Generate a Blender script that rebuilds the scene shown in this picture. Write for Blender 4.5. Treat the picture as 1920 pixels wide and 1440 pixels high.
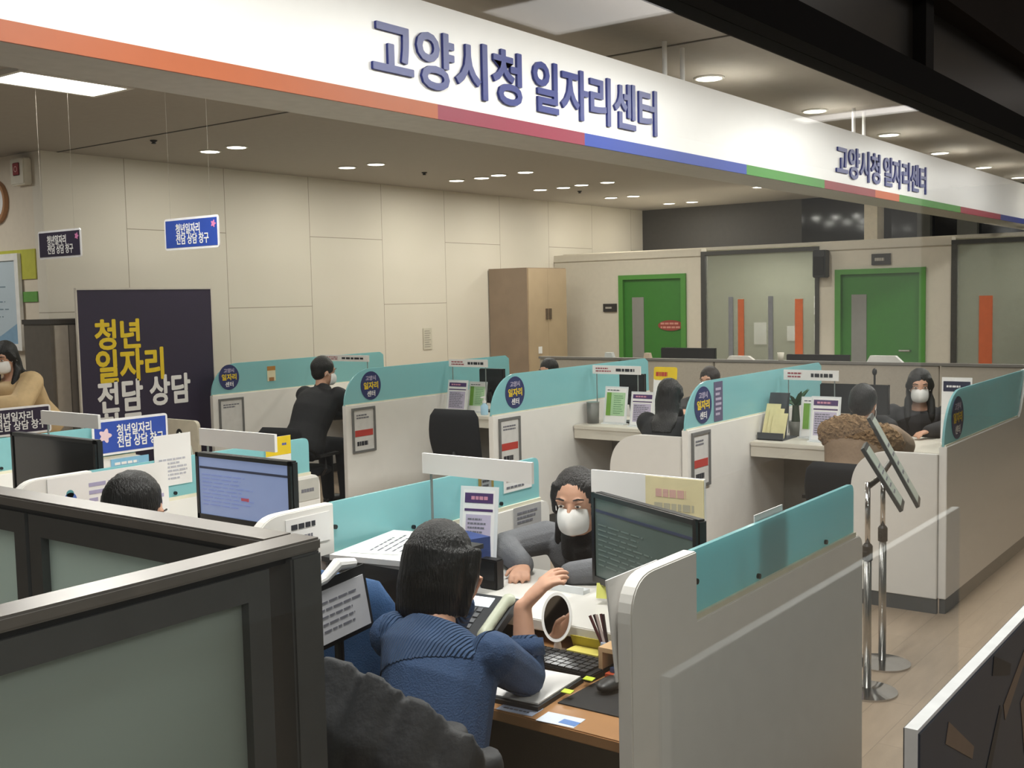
import bpy, bmesh, math, random
from mathutils import Vector as V, Matrix, Euler, noise
random.seed(7)
for o in list(bpy.data.objects): bpy.data.objects.remove(o)
S = bpy.context.scene
C = S.collection
PI = math.pi
R = math.radians
# ------------------------------------------------------------------ camera, world, exposure
cam = bpy.data.cameras.new('camera'); camo = bpy.data.objects.new('camera', cam); C.objects.link(camo)
cam.sensor_fit = 'HORIZONTAL'; cam.sensor_width = 36.0; cam.lens = 36.0 * 2073.25 / 1920; cam.clip_start = .05; cam.clip_end = 100
yaw, pit, rol = R(36.8514), R(4.4198), R(1.2218)
fw = V((math.cos(pit)*math.cos(yaw), math.cos(pit)*math.sin(yaw), -math.sin(pit)))
rt = V((math.sin(yaw), -math.cos(yaw), 0)); dn = fw.cross(rt)
rt2 = rt*math.cos(rol) + dn*math.sin(rol); dn2 = dn*math.cos(rol) - rt*math.sin(rol)
m = Matrix(((rt2.x, -dn2.x, -fw.x), (rt2.y, -dn2.y, -fw.y), (rt2.z, -dn2.z, -fw.z))).to_4x4()
m.translation = V((0, 0, 1.7)); camo.matrix_world = m
S.camera = camo
w = bpy.data.worlds.new('world'); S.world = w; w.use_nodes = True
w.node_tree.nodes['Background'].inputs[0].default_value = (.62, .60, .56, 1)
w.node_tree.nodes['Background'].inputs[1].default_value = .24
S.view_settings.view_transform = 'Standard'; S.view_settings.look = 'None'
S.view_settings.gamma = 1; S.view_settings.exposure = 0.2; S.view_settings.use_curve_mapping = False
CEIL = 3.05
def area_lamp(name, loc, sx, sy, power, col=(1, .95, .87), rot=(0, 0, 0), shape='RECTANGLE', spread=PI):
    l = bpy.data.lights.new(name, 'AREA'); l.shape = shape; l.size = sx; l.size_y = sy; l.energy = power; l.color = col; l.spread = spread
    o = bpy.data.objects.new(name, l); o.location = loc; o.rotation_euler = rot; C.objects.link(o); return o
# ceiling panel lamps (x, y, size x, size y, watts): each hangs in the housing built further down
PANELS = [(3.76, 6.13, .68, .36, 24, 'flat rectangular ceiling light panel at the upper left below the orange band'),
          (2.0, 1.75, 1.2, .33, 46, 'rectangular ceiling light panel in front of the start of the large blue lettering'), (4.3, 1.75, 1.2, .33, 46, 'rectangular ceiling light panel in front of the end of the large blue lettering'),
          (6.6, 1.75, 1.2, .33, 40, 'rectangular ceiling light panel in front of the blank part of the fascia'), (8.9, 1.75, 1.2, .33, 38, 'added unseen ceiling light panel in front of the second, smaller lettering'),  # last of these: unseen, added to brighten the far fascia
          (11.2, 1.75, 1.2, .33, 34, 'added unseen ceiling light panel in front of the far end of the fascia'), (3.0, 4.3, 1.15, .33, 34, 'rectangular ceiling light panel over the front row booths behind the fascia'),  # first of these: unseen, added because the far fascia stayed dark
          (13.5, 1.75, 1.2, .33, 30, 'added unseen ceiling light panel in front of the navy end of the fascia'),  # unseen, put in to lift the dim navy end
          (.4, 3.2, 1.15, .33, 18, 'rectangular ceiling light panel above the grey glass partition'), (3.6, 9.9, 1.15, .33, 26, 'added unseen ceiling light panel before the wall with the clock'),  # panel before the clock: unseen, added to brighten the left wall
          (-.3, -1.3, .6, 1.2, 34, 'added unseen ceiling light panel above the viewer outside the glass'), (1.6, -1.0, .6, 1.2, 5, 'corridor ceiling light panel outside the glass above the display board'), (4.4, -1.0, .6, 1.2, 5, 'wide corridor ceiling light panel outside the glass beyond the display board'), (8.3, -1.0, .3, 1.6, 1.3, 'narrow corridor ceiling light panel outside the glass, furthest away')]  # panel above the viewer: unseen, added to fill the near divider's outer side
for x, y, sx, sy, p, l_ in PANELS: area_lamp('panel_lamp', (x, y, CEIL-.035), sx, sy, p, (1, .975, .945))
DOWN = [(6.32,8.0),(6.31,7.63),(8.02,8.02),(8.04,7.64),(9.79,8.06),(9.79,7.70),(9.71,7.40),(9.70,7.03),(11.4,8.04),(11.4,7.69),(11.3,7.36),(11.28,6.98),(13.06,8.03),(13.1,7.7),(14.57,7.96),(14.6,7.6),(13.28,5.96),
        (6.39,3.2),(8.08,3.18),(9.77,3.18),(11.44,3.22),(13.16,3.23),(14.7,3.2),
        (6.38,5.3),(8.06,5.3),(9.75,5.3),(11.4,5.2)]
for x, y in DOWN: area_lamp('downlight_lamp', (x, y, CEIL-.012), .14, .14, 13 if 4 < y < 6 else 6.6, (1, .96, .89), shape='DISK')
ROOM = [(13.6, 6.2), (13.6, 5.5), (13.6, 2.8), (13.6, 1.9)]        # lamps of the low glazed rooms behind the doors
for x, y in ROOM: area_lamp('room_lamp', (x, y, 2.255), .2, .2, 15, (1, .96, .9), shape='DISK')
# ------------------------------------------------------------------ materials
_m = {}
def srgb(h):
    h = h.lstrip('#'); c = [int(h[i:i+2], 16)/255 for i in (0, 2, 4)]
    return tuple(((x/12.92) if x <= .04045 else ((x+.055)/1.055)**2.4) for x in c)
def mat(name, col, rough=.5, metal=0., var=.06, scale=18., bump=0., bscale=60., spec=.5, emit=None, estr=1., alpha=1., coat=0., transl=0., wave=None, strands=False):
    if name in _m: return _m[name]
    if isinstance(col, str): col = srgb(col)
    M = bpy.data.materials.new(name); M.use_nodes = True; nt = M.node_tree; N = nt.nodes; L = nt.links
    b = N['Principled BSDF']; b.inputs['Roughness'].default_value = rough; b.inputs['Metallic'].default_value = metal
    b.inputs['Specular IOR Level'].default_value = spec; b.inputs['Coat Weight'].default_value = coat
    b.inputs['Base Color'].default_value = (*col, 1)
    if var > 0:
        tc = N.new('ShaderNodeTexCoord'); nz = N.new('ShaderNodeTexNoise'); nz.inputs['Scale'].default_value = scale; nz.inputs['Detail'].default_value = 4
        mr = N.new('ShaderNodeMapRange'); mr.inputs[1].default_value = .3; mr.inputs[2].default_value = .7; mr.inputs[3].default_value = 1-var; mr.inputs[4].default_value = 1+var
        mx = N.new('ShaderNodeVectorMath'); mx.operation = 'SCALE'; mx.inputs[0].default_value = col
        L.new(tc.outputs['Object'], nz.inputs['Vector']); L.new(nz.outputs['Fac'], mr.inputs[0]); L.new(mr.outputs[0], mx.inputs['Scale']); L.new(mx.outputs[0], b.inputs['Base Color'])
    if bump > 0:
        tc2 = N.new('ShaderNodeTexCoord')
        if wave:
            n2 = N.new('ShaderNodeTexWave'); n2.inputs['Scale'].default_value = bscale; n2.bands_direction = wave; n2.inputs['Distortion'].default_value = 1.5
        else:
            n2 = N.new('ShaderNodeTexNoise'); n2.inputs['Scale'].default_value = bscale; n2.inputs['Detail'].default_value = 6
        bp = N.new('ShaderNodeBump'); bp.inputs['Strength'].default_value = bump; bp.inputs['Distance'].default_value = .01
        if strands:
            mpn = N.new('ShaderNodeMapping'); mpn.inputs['Scale'].default_value = (1, 1, .06); L.new(tc2.outputs['Object'], mpn.inputs[0]); L.new(mpn.outputs[0], n2.inputs['Vector'])
        else: L.new(tc2.outputs['Object'], n2.inputs['Vector'])
        L.new(n2.outputs['Fac'], bp.inputs['Height']); L.new(bp.outputs[0], b.inputs['Normal'])
    if emit is not None:
        if isinstance(emit, str): emit = srgb(emit)
        b.inputs['Emission Color'].default_value = (*emit, 1); b.inputs['Emission Strength'].default_value = estr
    out = N['Material Output']
    if transl > 0:
        t = N.new('ShaderNodeBsdfTranslucent'); t.inputs[0].default_value = (*[min(1, c*1.25) for c in col], 1); ms = N.new('ShaderNodeMixShader'); ms.inputs[0].default_value = transl
        L.new(b.outputs[0], ms.inputs[1]); L.new(t.outputs[0], ms.inputs[2]); L.new(ms.outputs[0], out.inputs[0])
    if alpha < 1:
        t = N.new('ShaderNodeBsdfTransparent'); ms = N.new('ShaderNodeMixShader'); ms.inputs[0].default_value = alpha
        src = out.inputs[0].links[0].from_socket; L.new(t.outputs[0], ms.inputs[1]); L.new(src, ms.inputs[2]); L.new(ms.outputs[0], out.inputs[0])
    _m[name] = M; return M
def glass_mat():
    M = bpy.data.materials.new('clear_glass'); M.use_nodes = True; nt = M.node_tree; N = nt.nodes; L = nt.links
    N.remove(N['Principled BSDF'])
    lw = N.new('ShaderNodeLayerWeight'); lw.inputs[0].default_value = .5          # facing term: the same from either side of the pane
    pw = N.new('ShaderNodeMath'); pw.operation = 'POWER'; pw.inputs[1].default_value = 5; L.new(lw.outputs['Facing'], pw.inputs[0])
    fr = N.new('ShaderNodeMath'); fr.operation = 'MULTIPLY_ADD'; fr.inputs[1].default_value = .96; fr.inputs[2].default_value = .022; L.new(pw.outputs[0], fr.inputs[0])
    t = N.new('ShaderNodeBsdfTransparent'); t.inputs[0].default_value = (.97, .985, .975, 1)
    g = N.new('ShaderNodeBsdfGlossy'); g.inputs['Roughness'].default_value = .02
    ms = N.new('ShaderNodeMixShader'); L.new(fr.outputs[0], ms.inputs[0]); L.new(t.outputs[0], ms.inputs[1]); L.new(g.outputs[0], ms.inputs[2]); L.new(ms.outputs[0], N['Material Output'].inputs[0])
    return M
GLASS = glass_mat()
def wall_mat():
    M = bpy.data.materials.new('wall_panels'); M.use_nodes = True; nt = M.node_tree; N = nt.nodes; L = nt.links; b = N['Principled BSDF']
    b.inputs['Roughness'].default_value = .6
    tc = N.new('ShaderNodeTexCoord'); sp = N.new('ShaderNodeSeparateXYZ'); L.new(tc.outputs['Object'], sp.inputs[0])
    def mth(op, a, c=None, d=None):
        n = N.new('ShaderNodeMath'); n.operation = op
        for i, x in enumerate((a, c, d)):
            if x is None: continue
            if isinstance(x, (int, float)): n.inputs[i].default_value = x
            else: L.new(x, n.inputs[i])
        return n.outputs[0]
    u = mth('DIVIDE', mth('SUBTRACT', sp.outputs[0], 6.09), 1.13)
    fu = mth('FRACT', mth('ADD', u, 20)); col = mth('FLOOR', u)
    vl = mth('LESS_THAN', fu, .006)
    odd = mth('MODULO', mth('ADD', col, 20), 2.0)
    zz = mth('ADD', sp.outputs[2], mth('MULTIPLY', odd, .75))
    fz = mth('FRACT', mth('DIVIDE', mth('SUBTRACT', zz, 2.41-3.0), 1.5))
    hl = mth('LESS_THAN', fz, .0045)
    ln = mth('MAXIMUM', vl, hl)
    nz = N.new('ShaderNodeTexNoise'); nz.inputs['Scale'].default_value = 3; L.new(tc.outputs['Object'], nz.inputs['Vector'])
    r = N.new('ShaderNodeMix'); r.data_type = 'RGBA'; L.new(nz.outputs['Fac'], r.inputs[0])
    r.inputs[6].default_value = (*srgb('#cfc8b8'), 1); r.inputs[7].default_value = (*srgb('#d5cdbf'), 1)
    r2 = N.new('ShaderNodeMix'); r2.data_type = 'RGBA'; L.new(ln, r2.inputs[0]); L.new(r.outputs[2], r2.inputs[6]); r2.inputs[7].default_value = (*srgb('#8f8674'), 1)
    L.new(r2.outputs[2], b.inputs['Base Color']); return M
def floor_mat():
    M = bpy.data.materials.new('vinyl_floor'); M.use_nodes = True; nt = M.node_tree; N = nt.nodes; L = nt.links; b = N['Principled BSDF']
    b.inputs['Roughness'].default_value = .32
    tc = N.new('ShaderNodeTexCoord'); mp = N.new('ShaderNodeMapping'); mp.inputs['Scale'].default_value = (1, 6, 1)
    nz = N.new('ShaderNodeTexNoise'); nz.inputs['Scale'].default_value = 5; nz.inputs['Detail'].default_value = 8
    br = N.new('ShaderNodeTexBrick'); br.inputs['Scale'].default_value = 1; br.inputs['Brick Width'].default_value = .9; br.inputs['Row Height'].default_value = .15; br.inputs['Mortar Size'].default_value = .0015
    br.inputs['Color1'].default_value = (*srgb('#a8957f'), 1); br.inputs['Color2'].default_value = (*srgb('#b09c86'), 1); br.inputs['Mortar'].default_value = (*srgb('#8c7b68'), 1)
    mx = N.new('ShaderNodeMix'); mx.data_type = 'RGBA'; mx.blend_type = 'MULTIPLY'; mx.inputs[0].default_value = .35
    L.new(tc.outputs['Object'], mp.inputs[0]); L.new(mp.outputs[0], nz.inputs['Vector']); L.new(tc.outputs['Object'], br.inputs['Vector'])
    L.new(br.outputs['Color'], mx.inputs[6]); L.new(nz.outputs['Fac'], mx.inputs[7]); L.new(mx.outputs[2], b.inputs['Base Color']); return M
WHITE = mat('white_laminate', '#e6e3de', .45, var=.02)
TEAL = mat('teal_glass', '#9fd2d6', .2, var=.02, transl=.4)
DGREY = mat('dark_grey_plinth', '#4b4a48', .6)
BLACK = mat('black_plastic', '#141416', .45)
BLACKF = mat('black_fabric', '#17191d', .9, bump=.3, bscale=300)
METAL = mat('brushed_metal', '#a9a7a3', .28, 1.)
CHROME = mat('chrome', '#c4c4c4', .12, 1.)
ALU = mat('grey_aluminium', '#8f8a86', .32, .7)
DALU = mat('dark_aluminium_frame', '#565757', .4, .15)
FROST = mat('frosted_glass', '#b6bfba', .35, transl=.62, var=.03, scale=3)
PAPER = mat('white_paper', '#e8e6e4', .7, var=.015)
INK = mat('grey_ink', '#6d6d76', .7); DINK = mat('dark_ink', '#25262e', .7)
PURPLE = mat('purple_print', '#4a2f63', .6); LILAC = mat('lilac_print', '#b9b0c6', .7)
GREENP = mat('green_print', '#6f9e3a', .6); PGREEN = mat('pale_green_print', '#a9cba0', .7)
YELLOW = mat('yellow_print', '#e3c31f', .6); RED = mat('red_print', '#b5392f', .6); NAVY = mat('navy_print', '#20295f', .5)
BLUEP = mat('blue_print', '#2b4aa5', .5); PLUM = mat('dark_plum_print', '#271c36', .55)
SKIN = mat('skin', '#c99a80', .55, var=.05); HAIR = mat('black_hair', '#0d0b0a', .42, var=.2, scale=40, bump=.6, bscale=240, strands=True, spec=.45)
CREAM = mat('cream_plastic', '#d8d2c2', .5)
OAK = mat('oak_desk', '#a67a50', .35, var=.1, scale=6)
SCREW = mat('dark_screw', '#33383a', .4, .8)
# ------------------------------------------------------------------ mesh helpers
class MB:
    def __init__(s): s.v = []; s.f = []
    def add(s, vs, fs):
        n = len(s.v); s.v += [V(p) for p in vs]; s.f += [tuple(i+n for i in f) for f in fs]; return s
    def box(s, x0, x1, y0, y1, z0, z1):
        return s.add([(x0,y0,z0),(x1,y0,z0),(x1,y1,z0),(x0,y1,z0),(x0,y0,z1),(x1,y0,z1),(x1,y1,z1),(x0,y1,z1)], [(0,3,2,1),(4,5,6,7),(0,1,5,4),(1,2,6,5),(2,3,7,6),(3,0,4,7)])
    def obox(s, c, ax, ay, az):          # centre and three half-axis vectors
        c, ax, ay, az = V(c), V(ax), V(ay), V(az); vs = []
        for k in (-1, 1):
            for i, j in ((-1,-1),(1,-1),(1,1),(-1,1)): vs.append(c + ax*i + ay*j + az*k)
        return s.add(vs, [(0,3,2,1),(4,5,6,7),(0,1,5,4),(1,2,6,5),(2,3,7,6),(3,0,4,7)])
    def prism(s, pts, d):                # closed polygon of 3D points pushed along d
        n = len(pts); d = V(d); vs = [V(p) for p in pts] + [V(p)+d for p in pts]
        return s.add(vs, [tuple(range(n))[::-1], tuple(range(n, 2*n))] + [(i, (i+1) % n, n+(i+1) % n, n+i) for i in range(n)])
    def loft(s, rings, n=16):            # rings: (centre, vec a, vec b)
        vs = []; fs = []
        for c, a, b in rings:
            c, a, b = V(c), V(a), V(b)
            for i in range(n):
                t = 2*PI*i/n; vs.append(c + a*math.cos(t) + b*math.sin(t))
        for k in range(len(rings)-1):
            for i in range(n): j = (i+1) % n; fs.append((k*n+i, k*n+j, (k+1)*n+j, (k+1)*n+i))
        fs.append(tuple(range(n))[::-1]); fs.append(tuple(range((len(rings)-1)*n, len(rings)*n)))
        return s.add(vs, fs)
    def tube(s, pts, rad, n=12):
        pts = [V(p) for p in pts]; rad = rad if isinstance(rad, (list, tuple)) else [rad]*len(pts); rings = []; ref = None
        for i, p in enumerate(pts):
            t = (pts[min(i+1, len(pts)-1)] - pts[max(i-1, 0)]).normalized()
            if ref is None: ref = V((0,0,1)) if abs(t.z) < .9 else V((1,0,0))
            a = t.cross(ref).normalized(); b = t.cross(a).normalized(); ref = -b if False else ref
            rings.append((p, a*rad[i], b*rad[i]))
        return s.loft(rings, n)
    def cap(s, p, q, r0, r1, n=12):      # tapered limb with round ends
        p, q = V(p), V(q); d = (q-p).normalized()
        return s.tube([p-d*r0*.9, p-d*r0*.6, p, q, q+d*r1*.6, q+d*r1*.9], [r0*.35, r0*.78, r0, r1, r1*.78, r1*.35], n)
    def ell(s, c, ax, ay, az, nu=16, nv=10):
        c, ax, ay, az = V(c), V(ax), V(ay), V(az); rings = []
        for k in range(nv+1):
            t = -PI/2*.985 + PI*.985*k/nv
            rings.append((c + az*math.sin(t), ax*math.cos(t), ay*math.cos(t)))
        return s.loft(rings, nu)
    def lathe(s, c, prof, n=24):
        return s.loft([(V(c)+V((0,0,z)), (r,0,0), (0,r,0)) for r, z in prof], n)
def world_off(p):
    o = V((0,0,0))
    while p is not None: o += p.location; p = p.parent
    return o
def build(name, mb, material, parent=None, smooth=False, bevel=0., local=False, loc=None, mods=None):
    me = bpy.data.meshes.new(name)
    if parent is None:
        if loc is None:
            xs = [v.x for v in mb.v]; ys = [v.y for v in mb.v]; zs = [v.z for v in mb.v]
            loc = V(((min(xs)+max(xs))/2, (min(ys)+max(ys))/2, min(zs)))
        off = V(loc)
    else: off = V((0,0,0)) if local else world_off(parent)
    me.from_pydata([v-off for v in mb.v], [], mb.f); me.materials.append(material); me.update()
    bm = bmesh.new(); bm.from_mesh(me); bmesh.ops.recalc_face_normals(bm, faces=bm.faces)
    if bevel > 0:
        es = [e for e in bm.edges if len(e.link_faces) == 2 and e.calc_face_angle(0) > .7]
        bmesh.ops.bevel(bm, geom=es, offset=bevel, segments=2, affect='EDGES', clamp_overlap=True)
    bm.to_mesh(me); bm.free()
    if smooth:
        for p in me.polygons: p.use_smooth = True
    o = bpy.data.objects.new(name, me); C.objects.link(o)
    if parent is None: o.location = off
    else: o.parent = parent
    return o
def tag(o, label, cat, group=None, kind=None):
    o['label'] = label; o['category'] = cat
    if group: o['group'] = group
    if kind: o['kind'] = kind
    return o
def thing(name, label, cat, loc=(0,0,0), group=None):
    o = bpy.data.objects.new(name, None); o.location = loc; o.empty_display_size = .1; C.objects.link(o); return tag(o, label, cat, group)
def struct(name, mb, material, **k):
    o = build(name, mb, material, loc=(0,0,0), **k); o['kind'] = 'structure'; return o
def copy_tree(o, parent=None):
    c = o.copy(); C.objects.link(c)
    if parent: c.parent = parent
    for ch in list(o.children): copy_tree(ch, c)
    return c
def rpoly(pts, r, n=6):                  # 2D polygon with per-corner rounding radius list
    out = []; m_ = len(pts)
    for i in range(m_):
        p = V(pts[i]).to_2d(); a = V(pts[i-1]).to_2d(); b = V(pts[(i+1) % m_]).to_2d(); ri = r[i] if isinstance(r, (list, tuple)) else r
        if ri <= 0: out.append(p); continue
        d1 = (a-p).normalized(); d2 = (b-p).normalized(); ang = d1.angle(d2); t = min(ri/math.tan(ang/2), (a-p).length*.5, (b-p).length*.5)
        p1 = p+d1*t; p2 = p+d2*t
        for k in range(n+1):
            s_ = k/n; out.append((p1*(1-s_)**2 + p*2*s_*(1-s_) + p2*s_*s_))
    return out
def blob(mb, voxel):                     # unions the overlapping closed shapes into one continuous skin
    me = bpy.data.meshes.new('tmp'); me.from_pydata(mb.v, [], mb.f)
    bm = bmesh.new(); bm.from_mesh(me); bmesh.ops.recalc_face_normals(bm, faces=bm.faces); bm.to_mesh(me); bm.free()
    o = bpy.data.objects.new('tmp', me); C.objects.link(o)
    md = o.modifiers.new('r', 'REMESH'); md.mode = 'VOXEL'; md.voxel_size = voxel
    sm = o.modifiers.new('s', 'SMOOTH'); sm.iterations = 4; sm.factor = .5
    dg = bpy.context.evaluated_depsgraph_get(); ev = o.evaluated_get(dg); m2 = ev.to_mesh()
    r = MB(); r.v = [v.co.copy() for v in m2.vertices]; r.f = [tuple(p.vertices) for p in m2.polygons]
    ev.to_mesh_clear(); bpy.data.objects.remove(o); bpy.data.meshes.remove(me)
    return r
def glyphs(body, w, h, O, r, u, ext=.002, bold=.0, fat=0.):  # lettering fitted into a w x h box, O = lower-left corner, r/u = reading and up directions
    cu = bpy.data.curves.new('t', 'FONT'); cu.body = body; cu.size = 1; cu.space_line = .92; cu.resolution_u = 3; cu.offset = bold; cu.align_x = 'LEFT'
    o = bpy.data.objects.new('t', cu); C.objects.link(o)
    dg = bpy.context.evaluated_depsgraph_get(); ev = o.evaluated_get(dg); me = ev.to_mesh()
    vs = [v.co.copy() for v in me.vertices]; fs = [tuple(p.vertices) for p in me.polygons]
    ev.to_mesh_clear(); bpy.data.objects.remove(o); bpy.data.curves.remove(cu)
    x0 = min(v.x for v in vs); x1 = max(v.x for v in vs); y0 = min(v.y for v in vs); y1 = max(v.y for v in vs)
    O, r, u = V(O), V(r).normalized(), V(u).normalized(); n = r.cross(u)
    sx = w/(x1-x0); sy = h/(y1-y0)
    mb = MB(); k = len(vs)
    P0 = [O + r*((v.x-x0)*sx) + u*((v.y-y0)*sy) for v in vs]
    # front face plus side walls from boundary edges
    cnt = {}
    for f in fs:
        for i in range(len(f)):
            e = (f[i], f[(i+1) % len(f)]); cnt[e] = cnt.get(e, 0)+1
    fa = [tuple(i+k for i in f) for f in fs]
    for e in cnt:
        if (e[1], e[0]) not in cnt: fa.append((e[0], e[1], e[1]+k, e[0]+k))
    for q, (dx, dy) in enumerate(((0, 0), (1, 0), (-1, 0), (0, 1), (0, -1)) if fat > 0 else ((0, 0),)):
        P = [p + r*(dx*fat*h) + u*(dy*fat*h) for p in P0]; mb.add(P + [p+n*(ext-q*.00004) for p in P], fa)
    return mb
def marks(O, r, u, w, h, n, seed=0, ext=.0015, fill=.5, words=True):   # rows of small illegible print
    rd = random.Random(seed); O, r, u = V(O), V(r).normalized(), V(u).normalized(); nn = r.cross(u); mb = MB(); st = h/n
    for i in range(n):
        x = 0.; e = w*(rd.uniform(.7, 1.) if words else 1)
        while x < e-.001:
            l = min(rd.uniform(.08, .22)*w, e-x) if words else e-x
            c = O + r*(x+l/2) + u*(h-st*(i+.5)) + nn*(ext/2); mb.obox(c, r*(l/2), u*(st*fill/2), nn*(ext/2)); x += l + w*.035
    return mb
def plate(O, r, u, w, h, t=.003, rad=0.):  # a thin rectangular plate: lower-left O, thickness towards r x u
    O, r, u = V(O), V(r).normalized(), V(u).normalized(); n = r.cross(u)
    pts = rpoly([(0,0),(w,0),(w,h),(0,h)], rad, 4) if rad > 0 else [V((0,0)),V((w,0)),V((w,h)),V((0,h))]
    return MB().prism([O + r*p[0] + u*p[1] for p in pts], n*t)
X_, Y_, Z_ = V((1,0,0)), V((0,1,0)), V((0,0,1))

# ------------------------------------------------------------------ the room
struct('floor', MB().box(-4, 18, -3, 12, -.1, 0), floor_mat())
CE = mat('ceiling_board', '#a39c92', .7, var=.03)
struct('ceiling', MB().box(-4, 18, -3, 12, CEIL, CEIL+.1), CE)
WM = wall_mat()
struct('wall_back', MB().box(5.28, 15.5, 8.95, 9.10, 0, CEIL), WM)
WL = mat('left_wall_paint', '#d2c6b4', .6, var=.03)
struct('wall_left', MB().box(5.28, 5.40, 9.10, 12, 0, CEIL), WL)
struct('baseboard_back', MB().box(5.30, 13, 8.935, 8.948, 0, .09), DGREY)
struct('trim_1', MB().box(5.425, 5.445, .9, 8.94, CEIL-.004, CEIL-.0005), mat('ceiling_joint', '#4a4641', .8))
CW = mat('cream_far_wall', '#d3ccbd', .6, var=.03)
# far wall holding the green doors, low box under the high ceiling
fwb = MB()
fwb.box(13, 13.15, 7.88, 8.95, 0, 2.29).box(13, 13.15, 6.64, 6.86, 0, 2.29).box(13, 13.15, 6.86, 7.88, 1.98, 2.29)
fwb.box(13, 13.15, 4.86, 5.06, 0, 2.29).box(13, 13.15, 3.52, 3.80, 0, 2.29).box(13, 13.15, 3.80, 4.86, 1.96, 2.29)
struct('wall_far', fwb, CW)
fh = MB().box(13, 15.4, 6.60, 6.64, 0, 2.27).box(13, 15.4, 5.06, 5.10, 0, 2.27).box(13, 15.4, 3.48, 3.52, 0, 2.27)
struct('trim_2', MB().box(12.985, 13.0, 6.64, 8.95, 2.19, 2.20).box(12.985, 13.0, 3.52, 5.06, 2.19, 2.20), mat('cream_shadow_groove', '#a59c8a', .7))
struct('wall_rear', MB().box(15.5, 15.6, 6.3, 8.95, 0, CEIL), mat('dark_upper_wall', '#45423e', .7))
struct('wall_rear_low', MB().box(15.5, 15.6, -3, 6.3, 0, 2.3), mat('grey_rear_wall', '#7f8077', .7))
nb = MB().box(15.5, 15.55, -3, 6.3, 2.3, CEIL)
struct('window_3', nb, mat('night_window_glass', '#07090d', .08, var=0))
for i, (y, z) in enumerate(((5.6, 2.62), (5.45, 2.66), (5.0, 2.6), (4.2, 2.6), (3.2, 2.66))):
    pass
struct('trim_3', MB().box(15.20, 15.48, 5.10, 5.28, 2.29, CEIL), mat('cream_pillar', '#efe4cd', .6))
struct('trim_4', MB().box(15.38, 15.49, 4.45, 4.62, 2.29, CEIL).box(15.38, 15.49, 3.85, 4.1, 2.29, CEIL), mat('grey_mullion', '#55554f', .6))
# interior glazing between the doors
def far_window(name, y0, y1, bars):
    f = MB().box(12.98, 13.06, y1-.06, y1, 0, 2.25).box(12.98, 13.06, y0, y0+.05, 0, 2.25).box(12.98, 13.06, y0+.05, y1-.06, 2.20, 2.25)
    o = struct(name, f, mat('dark_window_frame', '#3b3a37', .5))
    build('window_pane', MB().box(13.01, 13.02, y0+.05, y1-.06, .0, 2.20), mat('tinted_partition_glass', '#b3b7a9', .12, alpha=.42, var=.03), o)
    for (a, b, zt, hx) in bars:
        build('window_bar', MB().box(12.995, 13.007, a, b, .5, zt), mat('bar_'+hx, '#'+hx, .5), o)
far_window('window_2', 5.06, 6.64, [(6.05, 6.13, 1.63, 'c8622f'), (5.27, 5.37, 1.62, 'd9682c'), (6.2, 6.26, 1.66, '7f8289'), (5.66, 5.72, 1.66, '7f8289')])
far_window('window_4', .4, 3.52, [(3.08, 3.22, 1.62, 'd0663a'), (1.5, 1.6, 1.6, 'd0663a')])
for (y0, y1, z0, z1) in ((6.28, 6.46, 1.0, 1.3), (5.82, 5.98, 1.05, 1.25), (5.44, 5.6, 1.4, 1.65), (5.44, 5.6, 1.05, 1.28)):
    tag(build('wall_notice', MB().box(14.2, 14.215, y0, y1, z0, z1), PAPER), 'white notice pinned up behind the tinted glass between the green doors', 'notice', 'notices behind the glass')
struct('ceiling_low', MB().box(13.15, 15.4, -1, 8.9, 2.27, 2.31), CW)
struct('wall_inner', MB().box(14.22, 14.3, -1, 8.9, 0, 2.28), mat('glazed_room_wall', '#8f917f', .7))
t = tag(build('streak_panel', MB().box(14.19, 14.215, 1.9, 3.0, 1.5, 1.95), PAPER), 'white panel standing in for bright streaks behind the glass right of the right green door', 'board')  # white panel added in place of bright streaks in the glass
t = thing('filing_cabinet', 'dark grey filing cabinet behind the glass at the right edge', 'cabinet', (13.9, 2.2, 0))
build('body', MB().box(13.7, 14.15, 1.7, 2.72, 0, 1.5), mat('filing_grey', '#4a4a46', .5), t)
for zz in (.04, .53, 1.02): d_ = build('drawer', MB().box(13.685, 13.7, 1.72, 2.70, zz, zz+.45), mat('filing_front', '#555550', .5), t); build('drawer_handle', MB().box(13.675, 13.685, 2.1, 2.32, zz+.36, zz+.39), METAL, d_)
GD = mat('green_door_paint', '#347a26', .45, var=.04); GF = mat('green_frame_paint', '#4c8f37', .45, var=.03); GV = mat('door_vision_glass', '#8b8b87', .3, var=.03)
def door(name, y0, y1, zt):
    f = MB().box(12.97, 13.05, y0, y0+.07, 0, zt).box(12.97, 13.05, y1-.07, y1, 0, zt).box(12.97, 13.05, y0+.07, y1-.07, zt-.06, zt)
    o = struct(name, f, GF)
    d = build('door_leaf', MB().box(13.02, 13.06, y0+.07, y1-.07, 0.01, zt-.06), GD, o)
    build('vision_panel', MB().box(13.012, 13.03, y1-.37, y1-.19, .8, zt-.3), GV, o)
    build('door_handle', MB().tube([(13.0, y0+.17, 1.0), (12.96, y0+.17, 1.0), (12.96, y0+.29, 1.0)], .012), METAL, o)
    return o
d1 = door('door_1', 6.86, 7.88, 1.98); door('door_2', 3.80, 4.86, 1.96)
pl = MB(); pts = [V((13.008, 7.10+.19*math.cos(t), 1.30+.07*math.sin(t))) for t in [2*PI*i/24 for i in range(24)]]
pl.prism(pts, (-.004, 0, 0)); st = tag(build('door_sticker', pl, mat('red_oval_sticker', '#8f3a2c', .6)), 'red oval sticker on the left green door', 'sticker')
build('lettering', marks((13.003, 7.25, 1.25), -Y_, Z_, .3, .10, 2, 5, -.003), mat('pink_ink', '#c98a7c', .6), st)
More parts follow.
